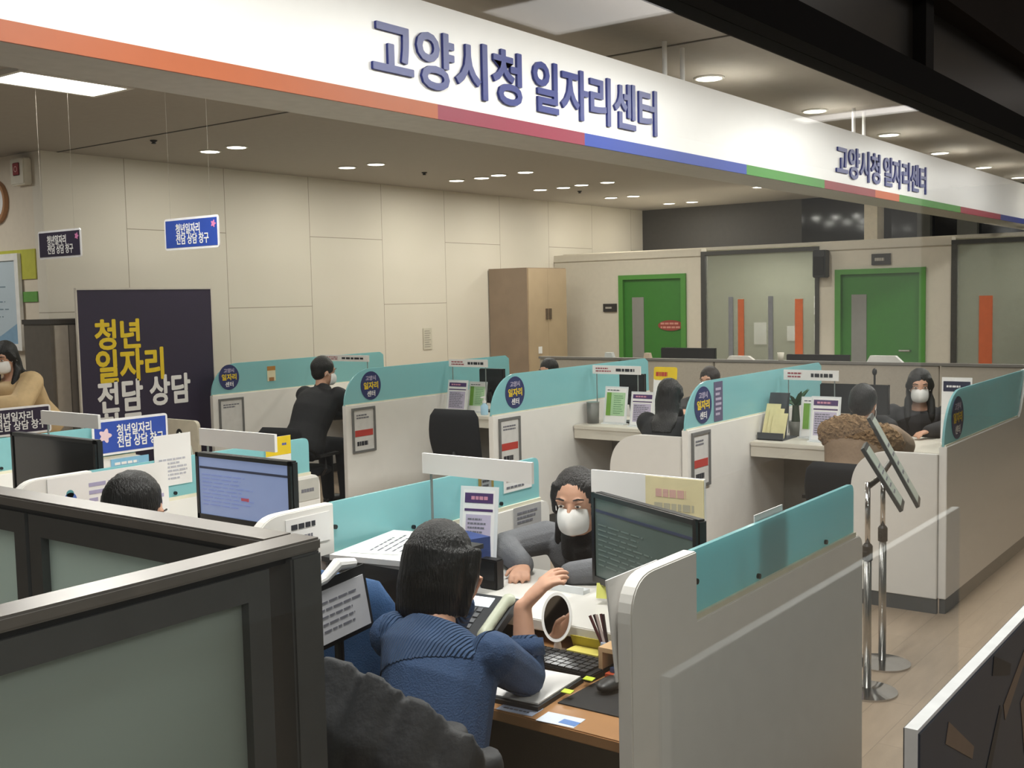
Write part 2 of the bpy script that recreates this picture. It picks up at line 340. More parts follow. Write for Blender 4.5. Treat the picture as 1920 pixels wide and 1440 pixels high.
def room_plate(y0, y1, z0, z1, label, s):
    p = tag(build('room_plate', MB().box(12.975, 12.995, y0, y1, z0, z1), mat('dark_sign_plate', '#2a2725', .5)), label, 'sign')
    build('lettering', marks((12.974, y1-.04, z0+.03), -Y_, Z_, (y1-y0)-.08, z1-z0-.06, 1, s, .002), mat('pale_ink', '#b9b4aa', .6), p)
room_plate(7.92, 8.13, 1.49, 1.60, 'small dark room plate on the cream wall left of the first green door', 3)
room_plate(4.20, 4.42, 2.0, 2.13, 'small dark room plate above the right green door', 4)
sp = tag(build('wall_speaker', MB().box(12.85, 12.99, 4.93, 5.09, 1.87, 2.2), BLACK, bevel=.01), 'black wall loudspeaker on the cream pillar left of the right green door', 'speaker')
build('speaker_grille', MB().box(12.84, 12.85, 4.95, 5.07, 1.90, 2.12), mat('speaker_mesh', '#0c0c0d', .8, bump=.4, bscale=400), sp)
# glass front between us and the office, its header, and the dark bulkhead above
gx0, gx1 = -1.5, 13
fr = MB().box(gx0, gx1, .76, .84, 2.135, 2.20)
o = struct('window_1', fr, mat('black_header', '#060505', .8, spec=.1))
build('window_pane', MB().box(gx0, gx1, .798, .8, 0, 2.135), GLASS, o)
build('transom_panel', MB().box(gx0, gx1, .80, .82, 2.20, 2.36), mat('transom_dark_glass', '#2a2825', .3, spec=.2), o)
build('transom_post', MB().box(2.62, 2.68, .77, .83, 2.2, 2.40).box(4.2, 4.26, .77, .83, 2.2, 2.40), mat('transom_post', '#141210', .7, spec=.1), o)
struct('trim_5', MB().box(gx0, gx1, .74, .86, 2.36, 2.56), mat('brown_bulkhead', '#1c1613', .8, spec=.1))
struct('wall_front', MB().box(gx0, gx1, .76, .86, 2.56, CEIL), mat('beige_bulkhead', '#8a7d6d', .7))

# ------------------------------------------------------------------ hanging sign fascia
FY = 2.85
fa = thing('sign_fascia', 'long white hanging fascia with a coloured lower band and blue lettering', 'sign', (8, FY, 2.41))
FM = mat('fascia_white', '#efeeec', .35, var=.015)
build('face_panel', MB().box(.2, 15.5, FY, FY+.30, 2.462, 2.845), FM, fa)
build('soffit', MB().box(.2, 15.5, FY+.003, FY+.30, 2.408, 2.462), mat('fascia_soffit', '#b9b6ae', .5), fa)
x = .2
for xe, hx in ((3.35,'a9562c'),(4.40,'8a203c'),(6.16,'2040a0'),(7.40,'3f8a2e'),(8.43,'8e242e'),(9.0,'c05a2c'),(10.78,'43882e'),(12.29,'8e2436'),(15.5,'22327c')):
    build('colour_band', MB().box(x, xe, FY-.006, FY+.004, 2.405, 2.462), mat('band_'+hx, '#'+hx, .5, var=.02), fa); x = xe
LB = mat('fascia_blue_letters', '#17287a', .4, var=.02)
for x0_, z0_ in ((2.99, 2.515), (7.62, 2.505)):
    build('lettering', glyphs('고양시청', .915, .225, (x0_, FY, z0_), X_, Z_, .012, .016, .008), LB, fa)
    build('lettering', glyphs('일자리센터', 1.09, .225, (x0_+1.0, FY, z0_), X_, Z_, .012, .016, .008), LB, fa)
for x in (5.33, 5.53, 8.2, 8.42):
    build('hanging_rod', MB().tube([(x, FY+.08, 2.84), (x, FY+.08, CEIL)], .013), mat('white_rod', '#f6f5f2', .4), fa)
# ceiling fittings
DE = mat('downlight_glow', '#ffffff', .5, var=0, emit=(1, .95, .86), estr=9.)
GA, GB = 'downlights over the back rows', 'downlights along the sign fascia'
ring = mat('downlight_trim', '#d8d4cc', .4)
dproto = None
for i, (x, y) in enumerate(DOWN):
    if y > 5.5 or y < 4:
        lab = 'round white recessed ceiling downlight above the sign fascia in a row' if y < 4 else 'round white recessed ceiling downlight in the ceiling near the back wall'
    else: lab = 'round white recessed ceiling downlight over the middle booths'
    if dproto is None:
        dproto = thing('ceiling_downlight', lab, 'ceiling light', (x, y, CEIL-.008))
        r_ = MB(); r_.lathe((x, y, CEIL-.012), [(.075, .012), (.078, .004), (.088, .0), (.095, .004), (.097, .012)], 28); build('trim_ring', r_, ring, dproto, smooth=True)
        build('diffuser', MB().lathe((x, y, CEIL-.0095), [(.079, .0), (.079, .006)], 28), DE, dproto); o = dproto
    else:
        o = copy_tree(dproto); o.location = (x, y, CEIL-.008)
    tag(o, lab, 'ceiling light', GB if y < 4 else (GA if y > 5.5 else 'downlights over the middle booths'))
for i, (x, y) in enumerate(ROOM):
    o = copy_tree(dproto); o.location = (x, y, 2.262); tag(o, 'round recessed light in the low ceiling behind the glass %s the right green door' % ('left of' if y > 4 else 'right of'), 'ceiling light', 'lights behind the glass %s the right door' % ('left of' if y > 4 else 'right of'))
PE = mat('panel_glow', '#ffffff', .5, var=0, emit=(1, .97, .92), estr=6.)
for i, (x, y, sx, sy, p, lab) in enumerate(PANELS):
    t = thing('ceiling_panel_light', lab, 'ceiling light', (x, y, CEIL-.03), 'ceiling light panels')
    b = MB().box(x-sx/2-.03, x+sx/2+.03, y-sy/2-.03, y-sy/2, CEIL-.03, CEIL).box(x-sx/2-.03, x+sx/2+.03, y+sy/2, y+sy/2+.03, CEIL-.03, CEIL).box(x-sx/2-.03, x-sx/2, y-sy/2, y+sy/2, CEIL-.03, CEIL).box(x+sx/2, x+sx/2+.03, y-sy/2, y+sy/2, CEIL-.03, CEIL)
    build('frame', b, mat('light_frame', '#cfcbc3', .4), t)
    build('diffuser', MB().box(x-sx/2, x+sx/2, y-sy/2, y+sy/2, CEIL-.022, CEIL-.012), PE if y > 0 else mat('dim_panel_glow', '#ffffff', .5, var=0, emit=(1, .93, .9), estr=1.4), t)
for (x, y, l) in ((8.94, 7.8, 'small dark sprinkler head in the ceiling before the third pair of downlights'), (11.96, 7.82, 'small dark sprinkler head among the far downlights'), (5.6, 7.8, 'small dark sprinkler head beside the ceiling joint at left')):
    tag(build('sprinkler_head', MB().lathe((x, y, CEIL-.03), [(.012, 0), (.022, .004), (.012, .012), (.03, .024), (.03, .03)], 16), mat('dark_sprinkler', '#2a2622', .5), smooth=True), l, 'sprinkler')
# ------------------------------------------------------------------ booth dividers, front row (near end towards us)
SIGNTXT = '청년일자리\n전담 상담 창구'
def bolt(root, x, y, z):
    build('bolt', MB().loft([((x, y-.008, z), (.007,0,0), (0,0,.007)), ((x, y+.0, z), (.007,0,0), (0,0,.007))], 10), SCREW, root)
def front_divider(y, label, x0=1.98, x1=3.40, zb=.955, zt=1.105, teal0=2.28, teal1=3.35):
    t = thing('booth_divider', label, 'divider', (x0, y, 0), 'front row dividers')
    pts = rpoly([(x0,0),(x1,0),(x1,zb-.015),(teal0,zb-.015),(teal0,zt),(x0,zt)], [0,0,.05,0,0,.10], 8)
    build('body', MB().prism([(p[0], y-.018, p[1]) for p in pts], (0,.036,0)), WHITE, t, bevel=.003)
    pts = rpoly([(teal0+.003,zb-.01),(teal1,zb-.01),(teal1,zt),(teal0+.003,zt)], [0,0,.03,0], 6)
    build('teal_panel', MB().prism([(p[0], y-.006, p[1]) for p in pts], (0,.012,0)), TEAL, t)
    build('edge_channel', MB().box(teal0, x1-.05, y-.014, y+.014, zb-.016, zb-.002), mat('pale_channel', '#e2ddc6', .35), t)
    for q in (teal0+.012, teal0+.36, teal0+.83): bolt(t, q, y-.006, zb+.012 if q > teal0+.1 else zb+.075)
    return t
F1 = front_divider(1.20, 'white booth divider with teal glass top in the right foreground')
F2 = front_divider(2.40, 'white booth divider with teal glass top behind the worker in blue')
F3 = front_divider(3.65, 'white teal-topped booth divider with grey label beyond the blue computer screen')
F4 = front_divider(4.95, 'white teal-topped booth divider carrying the blue sign')
F5 = front_divider(6.20, 'white teal-topped booth divider carrying the dark plum sign at far left')
# things stuck on the front row dividers
def sticker(name, label, cat, O, r, u, w, h, base, bits, t=.002, rad=.0):
    p = tag(build(name, plate(O, r, u, w, h, t, rad), base), label, cat); O, r, u = V(O), V(r).normalized(), V(u).normalized(); n = r.cross(u)
    for nm, mm, (dx, dy, bw, bh), kind in bits:
        o_ = O + r*dx + u*dy + n*t
        if kind == 'plain': b = plate(o_, r, u, bw, bh, .001)
        elif isinstance(kind, int): b = marks(o_, r, u, bw, bh, kind, kind+int(dx*1000), .0012)
        elif kind == 'disc':
            b = MB().prism([o_ + r*(bw/2+bw/2*math.cos(a)) + u*(bh/2+bh/2*math.sin(a)) for a in [2*PI*i/20 for i in range(20)]], n*.001)
        else: b = glyphs(kind, bw, bh, o_, r, u, .0012, .02)
        build(nm, b, mm, p)
    return p
yf = -1
def on_face(y): return y-.018-.002
sticker('booth_notice', 'grey notice with red stripe near the far end of the divider by the masked visitor', 'notice', (3.17, 2.3815, .79), X_, Z_, .17, .15, mat('grey_notice', '#a8a7a8', .6), [('print', INK, (.02,.085,.13,.05), 3), ('red_stripe', RED, (.01,.05,.15,.014), 'plain'), ('print', INK, (.02,.015,.12,.025), 2)])
sticker('label_sticker', 'brown and grey picture sticker on the teal glass behind the worker', 'sticker', (2.985, 2.3935, .985), X_, Z_, .085, .11, mat('brown_sticker', '#8c7a3e', .6), [('picture', mat('grey_picture', '#8b8f90', .6), (.015,.03,.055,.06), 'plain'), ('print', DINK, (.02,.035,.04,.05), 3)])
sticker('label_sticker', 'white sticker with red print at the far end of the teal glass behind the worker', 'sticker', (3.13, 2.3935, 1.0), X_, Z_, .17, .06, PAPER, [('red_lettering', RED, (.015,.035,.14,.02), 1), ('print', INK, (.015,.01,.13,.015), 1)])
sticker('name_label', 'white two-line label on the near end of the divider behind the blue-sweatered worker', 'label', (2.09, 2.3815, 1.0), X_, Z_, .17, .085, PAPER, [('print', DINK, (.02,.045,.13,.03), 1), ('print', INK, (.03,.01,.10,.03), 1)])
sticker('name_label', 'grey label on the far end of the divider beyond the blue computer screen', 'label', (3.27, 3.6315, .83), X_, Z_, .12, .095, mat('pale_grey_label', '#b9b7b0', .6), [('print', INK, (.015,.03,.09,.03), 1)])
sticker('yellow_leaflet', 'white leaflet with yellow head fixed to the teal divider beside the blue screen', 'leaflet', (3.10, 3.640, .86), X_, Z_, .14, .27, PAPER, [('yellow_head', YELLOW, (0,.19,.14,.08), 'plain'), ('red_lettering', RED, (.02,.22,.06,.03), 1), ('print', BLUEP, (.09,.225,.035,.02), 1), ('print', DINK, (.02,.02,.09,.14), 5)])
p = sticker('event_poster', 'white sheet with a colourful splash on the divider end left of the bowed dark head', 'poster', (2.10, 3.629, .90), X_, Z_, .50, .20, PAPER, [('colour_splash', mat('splash_blue', '#4f6fb8', .6), (.06,.09,.05,.05), 'disc'), ('colour_splash', RED, (.055,.065,.035,.04), 'disc'), ('colour_splash', mat('splash_orange', '#e0a23a', .6), (.085,.06,.03,.035), 'disc'), ('colour_splash', mat('splash_teal', '#4d8f97', .6), (.07,.12,.03,.03), 'disc'), ('print', mat('lilac_ink', '#a9a3c2', .7), (.16,.03,.32,.14), 5)])
sticker('paper_sheet', 'tall white sheet of print standing on the divider right of the blue sign', 'paper', (2.55, 3.640, 1.0), X_, Z_, .17, .20, PAPER, [('print', mat('faint_ink', '#b4b4bd', .7), (.02,.02,.13,.09), 6)])
def booth_sign(X, Y, label, O, w, h, base):
    return sticker('booth_sign', label, 'sign', O, X, Y, w, h, mat('white_sign_edge', '#e9e7e8', .5), [('sign_face', base, (.012,.012,w-.024,h-.024), 'plain')], .006, .02)
for (O, r_, w_, h_, base, lab) in (((3.10, 4.928, .96), X_, .44, .18, BLUEP, 'blue sign with white lettering fixed on a front row divider'), ((3.12, 6.178, .965), X_, .50, .165, PLUM, 'dark plum sign with white lettering fixed on the leftmost divider')):
    s_ = booth_sign(r_, Z_, lab, O, w_, h_, base)
    build('lettering', glyphs(SIGNTXT, w_*.62, h_*.66, V(O)+r_*(w_*.31)+Z_*(h_*.17)+V((0,-.0075,0)), r_, Z_, .001, .02), PAPER, s_)
    build('flower_mark', MB().prism([V(O)+r_*(.07+.03*math.cos(a)*(1+.25*math.cos(5*a)))+Z_*(h_*.55+.03*math.sin(a)*(1+.25*math.cos(5*a)))+V((0,-.007,0)) for a in [2*PI*i/40 for i in range(40)]], (0,-.001,0)), mat('pale_pink', '#e3c6cc', .6), s_)
for (y0, base, lab) in ((6.42, PLUM, 'dark plum sign hanging from the ceiling near the wall clock'), (5.155, BLUEP, 'bright blue sign with white border hanging from the ceiling')):
    s_ = booth_sign(-Y_, Z_, lab, (3.75, y0, 2.0), .46, .17, base); w_, h_ = .46, .17
    O = V((3.7425, y0, 2.0))
    tl, r_ = V((0,0,0)), -Y_
    build('lettering', glyphs(SIGNTXT, w_*.60, h_*.66, O+r_*(w_*.22)+Z_*(h_*.16), r_, Z_, .001, .02), PAPER, s_)
    build('flower_mark', MB().prism([O+r_*(.42+.016*math.cos(a)*(1+.3*math.cos(5*a)))+Z_*(.125+.016*math.sin(a)*(1+.3*math.cos(5*a))) for a in [2*PI*i/40 for i in range(40)]], (-.001,0,0)), mat('pink_flower', '#d87fb0', .6), s_)
    for d in (.06, .40): build('hanging_wire', MB().tube([O+r_*d+Z_*.168, O+r_*d+Z_*(CEIL-2.0)], .0004, 6), mat('thin_wire', '#8f887b', .6), s_)

# ------------------------------------------------------------------ booth dividers, back row
BADGE = NAVY
def back_divider(y, x0, x1, label, rise=None):
    t = thing('booth_divider', label, 'divider', (x0, y, 0), 'back row dividers'); zb, zt = .885, 1.17; xe = rise or x1
    if rise: pr = [(x0,.08),(x1,.08),(x1,zt),(rise+.22,zt),(rise+.05,zb+.03),(rise,zb),(x0,zb)]
    else: pr = [(x0,.08),(x1,.08),(x1,zb),(x0,zb)]
    build('body', MB().prism([(a, y-.02, b) for a, b in pr], (0,.04,0)), WHITE, t, bevel=.003)
    build('plinth', MB().box(x0+.01, x1, y-.015, y+.015, 0, .08), DGREY, t)
    n = 10; arc = [(x0+.30*(1-math.cos(a)), zb+(zt-zb-.005)*math.sin(a)) for a in [PI/2*i/n for i in range(n+1)]]
    if rise: top = arc + [(rise+.20, zt), (rise+.05, zb+.03), (rise, zb)]
    else: top = arc + [(xe-.06, zt), (xe-.01, zt-.03), (xe, zb)]
    build('teal_panel', MB().prism([(a, y-.006, b) for a, b in top], (0,.012,0)), TEAL, t)
    build('edge_channel', MB().box(x0+.005, xe-.002, y-.014, y+.014, zb-.0, zb+.008), mat('pale_channel', '#e2ddc6', .35), t)
    return t
def badge(x, y, z, who, r=.115):
    y -= .0075
    p = MB().prism([(x+r*math.cos(a), y, z+r*math.sin(a)) for a in [2*PI*i/32 for i in range(32)]], (0,-.002,0))
    t = tag(build('round_badge', p, NAVY), 'round navy badge with yellow lettering on %s' % who, 'sticker', 'round badges on the dividers')
    build('yellow_lettering', glyphs('일자리', r*1.45, r*.5, (x-r*.72, y-.002, z-r*.24), X_, Z_, .001, .03), YELLOW, t)
    build('white_lettering', glyphs('센터', r*.8, r*.4, (x-r*.4, y-.002, z-r*.76), X_, Z_, .001, .02), PAPER, t)
    build('lilac_lettering', glyphs('고양시', r*1.0, r*.34, (x-r*.5, y-.002, z+r*.36), X_, Z_, .001, .02), LILAC, t)
def framed_notice(x, y, z, w, h, who, red=True):
    t = thing('framed_notice', 'framed notice%s on %s' % (' with red band' if red else '', who), 'notice', (x+w/2, y-.021, z), 'framed notices on the dividers'); y -= .0205
    build('frame', MB().box(x, x+.018, y-.012, y, z, z+h).box(x+w-.018, x+w, y-.012, y, z, z+h).box(x+.018, x+w-.018, y-.012, y, z, z+.018).box(x+.018, x+w-.018, y-.012, y, z+h-.018, z+h), mat('grey_frame', '#6a6a69', .4), t)
    build('sheet', MB().box(x+.018, x+w-.018, y-.004, y, z+.018, z+h-.018), mat('notice_paper', '#d0cecb', .6), t)
    build('print', marks((x+.05, y-.0045, z+h*.74), X_, Z_, w-.1, h*.12, 2, int(x*90)), INK, t)
    if red:
        build('red_band', MB().box(x+.03, x+w-.03, y-.006, y-.004, z+h*.36, z+h*.50), RED, t)
        build('print', marks((x+.05, y-.0045, z+h*.14), X_, Z_, w-.1, h*.12, 1, int(x*70), .0015, .8), DINK, t)
B1 = back_divider(8.10, 6.30, 8.55, 'teal-topped white divider nearest the back wall behind the person in black')
B2 = back_divider(6.25, 6.13, 8.30, 'teal-topped white divider in front of the person in black')
B3 = back_divider(4.72, 6.04, 8.24, 'teal-topped white divider between the empty black chair and the long-haired visitor')
B4 = back_divider(3.14, 5.91, 8.10, 'teal-topped white divider with a dark vertical sticker beside the brochure rack')
B5 = back_divider(1.63, 5.89, 8.05, 'long white divider with teal top at the right edge beside the sign stands', 7.5)
for x, y, z, who in ((6.50, 8.1, 1.04, 'the divider nearest the back wall'), (6.43, 6.25, 1.025, 'the divider before the person in black'), (6.32, 4.72, 1.03, 'the divider right of the empty black chair'), (6.14, 3.14, 1.02, 'the divider beside the brochure rack'), (6.13, 1.63, 1.015, 'the long divider at the right edge')):
    badge(x, y, z, who)
framed_notice(6.36, 8.1, .50, .28, .35, 'the divider nearest the back wall', False)
framed_notice(6.19, 6.25, .50, .26, .36, 'the divider before the person in black')
framed_notice(6.10, 4.72, .50, .25, .36, 'the divider right of the empty black chair')
framed_notice(5.955, 3.14, .52, .24, .345, 'the divider with the rounded white side panel')
sticker('strip_sticker', 'tall narrow purple sticker on the teal glass right of a round badge', 'sticker', (6.29, 3.133, .90), X_, Z_, .12, .25, mat('purple_grey_strip', '#5b5473', .6), [('print', LILAC, (.02,.03,.08,.19), 6)])
sticker('strip_sticker', 'small yellow cup sticker on the teal glass nearest the back wall', 'sticker', (6.95, 8.093, .97), X_, Z_, .10, .14, mat('pale_cup_sticker', '#d8cfae', .6), [('cup_lid', mat('cup_lid', '#a8752f', .6), (.0,.10,.10,.04), 'plain'), ('cup_base', mat('cup_base', '#9a6a3a', .6), (.02,.0,.06,.035), 'plain')])
# rounded side returns of the two nearest back-row booths
def side_panel(x, y0, y1, label, zt=.845):
    t = thing('side_panel', label, 'panel', (x, (y0+y1)/2, 0), 'rounded side panels')
    pts = rpoly([(y0,.08),(y1,.08),(y1,zt),(y0,zt)], [0,0,.30,0], 12)
    build('body', MB().prism([(x, p[0], p[1]) for p in pts], (.035,0,0)), mat('white_gloss_panel', '#dcd9d4', .3, var=.02), t, bevel=.003)
    build('plinth', MB().box(x+.005, x+.03, y0, y1, 0, .08), DGREY, t)
side_panel(5.87, 1.652, 2.11, 'white side panel with rounded corner behind the metal sign stands')
side_panel(5.89, 3.162, 3.66, 'white side panel with rounded corner below the visitor with long black hair')
t = thing('side_panel', 'low cream panel with a round black cable hole near the back wall', 'panel', (5.6, 7.6, 0))
pts = rpoly([(7.42,.0),(7.92,.0),(7.92,.76),(7.42,.76)], [0,0,.06,.06], 6)
build('body', MB().prism([(5.62, a, b) for a, b in pts], (.03,0,0)), mat('cream_panel', '#d9d1bd', .45), t)
build('cable_hole', MB().prism([(5.62, 7.66+.04*math.cos(a), .64+.045*math.sin(a)) for a in [2*PI*i/20 for i in range(20)]], (-.003,0,0)), BLACK, t)

# ------------------------------------------------------------------ back row counters, one per bay
bays = [(1.655, 3.115, 6.78, 'behind the sign stands'), (3.165, 4.695, 7.04, 'with the metal cup and two signs'), (4.745, 6.225, 7.24, 'behind the empty black chair'), (6.275, 8.075, 7.42, 'in front of the person in black')]
CT = mat('counter_top', '#d6d0c3', .4, var=.02)
for y0, y1, xf, who in bays:
    t = thing('service_counter', 'pale visitor counter %s' % who, 'counter', (6.9, (y0+y1)/2, 0), 'back row counters')
    build('worktop', MB().box(xf, xf+.72, y0, y1, .69, .72), CT, t, bevel=.004)
    build('apron', MB().box(xf+.01, xf+.04, y0, y1, .62, .69), CT, t)
    build('modesty_panel', MB().box(xf+.56, xf+.59, y0, y1, .0, .69), mat('shaded_modesty_panel', '#8d8a84', .6), t)  # grey carries the shade under the worktop
# name boards spanning part of each bay on the staff side
def name_board(x, y0, y1, z0, z1, label, text, seed=0, posts=None, zc=.72):
    t = thing('name_board', label, 'sign', (x, (y0+y1)/2, zc), 'name boards')
    build('board', MB().box(x, x+.012, y0, y1, z0, z1), mat('white_board', '#e6e2df', .45, var=.01), t)
    if text:
        build('red_print', marks((x-.0003, y1-.03, z0+.012), -Y_, Z_, (y1-y0)*.34, z1-z0-.024, 2, seed, .0012), mat('dark_red_ink', '#a05058', .6), t)
        build('print', marks((x-.0003, y1-.05-(y1-y0)*.38, z0+.017), -Y_, Z_, (y1-y0)*.5, z1-z0-.034, 1, seed+4, .0012, .7), DINK, t)
    for y in posts or (y0+.03, y1-.03): build('post', MB().box(x+.012, x+.018, y-.003, y+.003, zc, z1-.005), mat('thin_post', '#8f9694', .3, .3), t)
name_board(7.3, 2.71, 3.10, 1.095, 1.165, 'white name board with small print above the plant on the counter', True, 3)
name_board(7.3, 4.25, 4.68, 1.10, 1.165, 'white name board with small print above the metal cup', True, 4)
name_board(7.38, 5.79, 6.215, 1.12, 1.185, 'white name board with small print above the hand sanitizer counter', True, 5)
name_board(7.5, 7.30, 7.95, 1.135, 1.195, 'white name board with small print against the divider nearest the back wall', True, 6)
BACKS = 'blank backs of name boards in the front row'
name_board(2.65, 1.92, 2.355, 1.145, 1.21, 'blank white name board over the counter left of the masked visitor', False, posts=(2.33,), zc=.79)
name_board(2.65, 3.06, 3.49, 1.165, 1.23, 'blank white name board just above the blue computer screen', False, posts=(3.46,), zc=.79)
name_board(2.65, 4.16, 4.60, 1.19, 1.25, 'blank white name board above the dark monitor at far left', False, posts=(4.57,), zc=.79)

# ------------------------------------------------------------------ grey fabric screen behind the back row, with things beyond it
FB = mat('grey_screen_fabric', '#b3aa9c', .9, var=.05, scale=60, bump=.15, bscale=300)
t = thing('screen_partition', 'long grey fabric office screen behind the back row of counters', 'partition', (9.3, 3.8, 0))
y = .2
for ye in (1.5, 2.60, 3.62, 4.62, 5.63, 6.60):
    build('fabric_panel', MB().box(9.28, 9.33, y+.008, ye-.008, .05, 1.075), FB, t, bevel=.004); y = ye
build('cap_rail', MB().box(9.27, 9.34, .2, 6.6, 1.078, 1.10), mat('grey_cap_rail', '#7e7a74', .4), t)
build('base_rail', MB().box(9.28, 9.33, .2, 6.6, .0, .05), DGREY, t)
def monitor(name, label, c, rz, w, h, screen=None, stand=True, zbase=.72, marksd=True, tilt=0., cat='monitor', group=None, back=.04):
    root = thing(name, label, cat, (c[0], c[1], zbase), group)
    cx, cy, cz = c; f = V((math.cos(rz), math.sin(rz), 0)); r = V((math.sin(rz), -math.cos(rz), 0)) * -1; r = Z_.cross(f)
    def P(a, b, d): return V((cx, cy, cz)) + r*a + Z_*b + f*d
    bm = MB(); bm.obox(P(0, 0, -.018), r*(w/2), Z_*(h/2), f*.016); build('case', bm, BLACK, root, bevel=.006)
    bz = MB(); tk = .014
    bz.obox(P(0, h/2-tk/2, .001), r*(w/2), Z_*(tk/2), f*.004).obox(P(0, -h/2+tk*.7, .001), r*(w/2), Z_*(tk*.7), f*.004).obox(P(-w/2+tk/2, 0, .001), r*(tk/2), Z_*(h/2), f*.004).obox(P(w/2-tk/2, 0, .001), r*(tk/2), Z_*(h/2), f*.004)
    build('bezel', bz, mat('black_bezel', '#0d0d0f', .3), root)
    scr = build('screen', MB().obox(P(0, tk*.2, -.001), r*(w/2-tk), Z_*(h/2-tk*1.2), f*.001), screen or mat('dark_screen', '#0e1012', .12), root)
    if screen and marksd:
        o_ = P(-w/2+.02, h/2-.06, .0005)
        build('title_bar', MB().obox(P(0, h/2-.052, .0008), r*(w/2-.018), Z_*.004, f*.0008), mat('screen_bar', '#2b3044', .4, emit='#262b40', estr=.4), scr)
        build('window_rows', marks(P(-w/2+.03, -h/2+.05, .0006), r, Z_, w*.55, h*.5, 9, 11, .0008, .25), mat('screen_rows'+screen.name, '#6f7aa5' if screen is SB else '#5f6d68', .4, emit='#6676ac' if screen is SB else '#44524f', estr=.6 if screen is SB else .25), scr)
        if screen is SB: build('red_link', MB().obox(P(.01, -.03, .0008), r*.02, Z_*.006, f*.0006), mat('screen_red', '#a34a5a', .4, emit='#a34a5a', estr=.4), scr)
    if stand:
        bx, by = cx-f.x*back, cy-f.y*back
        build('stand_neck', MB().tube([P(0, -.02, -.02), P(0, -.05, -.045), V((bx, by, zbase+.005))], [.02, .02, .018]), BLACK, root)
        build('stand_base', MB().loft([((bx, by, zbase), (.085,0,0), (0,.11,0)), ((bx, by, zbase+.012), (.08,0,0), (0,.105,0))], 24), BLACK, root)
    return root
SB = mat('bluish_screen', '#8390b0', .25, var=.03, emit='#7686b0', estr=.55)
SD = mat('dull_green_screen', '#56625e', .15, var=.04, emit='#3d4a47', estr=.22)
monitor('desktop_monitor', 'monitor with a bright bluish screen before the bowed dark head', (2.47, 3.025, 1.055), PI, .50, .24, SB, zbase=.79, back=.15)
monitor('desktop_monitor', 'large black monitor switched off at the far left of the front row', (2.45, 4.18, 1.055), PI, .62, .255, zbase=.79, back=.17)
rzm = math.atan2(-(2.75-2.53), 1.77-1.31) + PI
monitor('desktop_monitor', 'black monitor with a dull green screen turned towards the worker in blue', (2.64, 1.54, .985), PI - math.atan2(.22, .46), .51, .27, SD, zbase=.79, back=.06)
monitor('desktop_monitor', 'back of a black monitor beside the hand sanitizer', (7.60, 5.90, .945), 0, .26, .30, zbase=.72, back=.0)
monitor('desktop_monitor', 'back of a black monitor right of the green sign under the name board', (7.40, 4.37, .98), 0, .22, .24, zbase=.72, back=.0)
monitor('desktop_monitor', 'back of a black monitor behind the visitor with the fur collar', (7.40, 2.63, .97), 0, .47, .20, zbase=.72, back=.0)
monitor('desktop_monitor', 'dark monitor top showing above the grey screen before the left green door', (10.2, 5.36, 1.005), 0, .62, .3, zbase=.7, back=.0)
monitor('desktop_monitor', 'dark monitor top showing above the grey screen before the tinted window', (10.2, 3.98, .955), 0, .62, .3, zbase=.65, back=.0)
monitor('desktop_monitor', 'small dark screen behind the divider of the empty chair bay', (7.36, 5.28, 1.03), PI, .20, .12, mat('bluegrey_screen', '#51606a', .3, emit='#51606a', estr=.3), zbase=.72, marksd=False, back=.0)
for (dx, dy) in ((10.25, 5.36), (10.25, 3.98)):
    t = thing('office_desk', 'desk behind the grey fabric screen under the %s monitor' % ('left' if dy > 5 else 'right'), 'desk', (dx, dy, 0)); zt_ = .70 if dy > 5 else .65
    build('top', MB().box(dx-.35, dx+.35, dy-.5, dy+.5, zt_-.03, zt_), CT, t)
    for a in (-.32, .32):
        for b in (-.46, .46): build('leg', MB().box(dx+a-.02, dx+a+.02, dy+b-.02, dy+b+.02, 0, zt_-.03), METAL, t)
for (x, y, w_, h_, c, l) in ((9.30, 5.76, .10, .05, '#d4d8d6', 'small pale box on top of the grey screen left of the first green door'), (9.30, 5.33, .07, .05, '#d8c2ac', 'small beige box on top of the grey screen before the green door'), (9.30, 4.36, .26, .035, '#dcd8d0', 'white tray of papers on top of the grey screen before the tinted window'), (9.30, 3.05, .30, .055, '#e2e0da', 'white paper card on top of the grey screen before the right green door')):
    tag(build('desk_box', MB().prism([(x-.02, y-w_/2, 1.10), (x-.02, y+w_/2, 1.10), (x-.02, y+w_/2*.8, 1.10+h_), (x-.02, y-w_/2*.6, 1.10+h_)], (.05, 0, 0)), mat('box'+c, c, .6)), l, 'box')
cp = tag(build('paper_cup', MB().lathe((9.31, 3.98, 1.10), [(.022, 0), (.03, .07), (.027, .07), (.02, .005)], 16), CREAM, smooth=True), 'small cream cup leaning on top of the grey screen before the tinted window', 'cup')
# gooseneck microphone before the right green door
t = thing('gooseneck_microphone', 'thin black microphone stand left of the staff member with long dark hair', 'microphone', (8.3, 2.80, .0))
build('stem', MB().tube([(8.3, 2.80, .02), (8.3, 2.80, 1.07)], .008, 8), BLACK, t); build('microphone_head', MB().ell((8.3, 2.80, 1.09), (.018,0,0), (0,.018,0), (0,0,.028)), BLACK, t, smooth=True)
build('base', MB().lathe((8.3, 2.80, 0), [(.12, 0), (.12, .015), (.02, .02)], 20), BLACK, t)
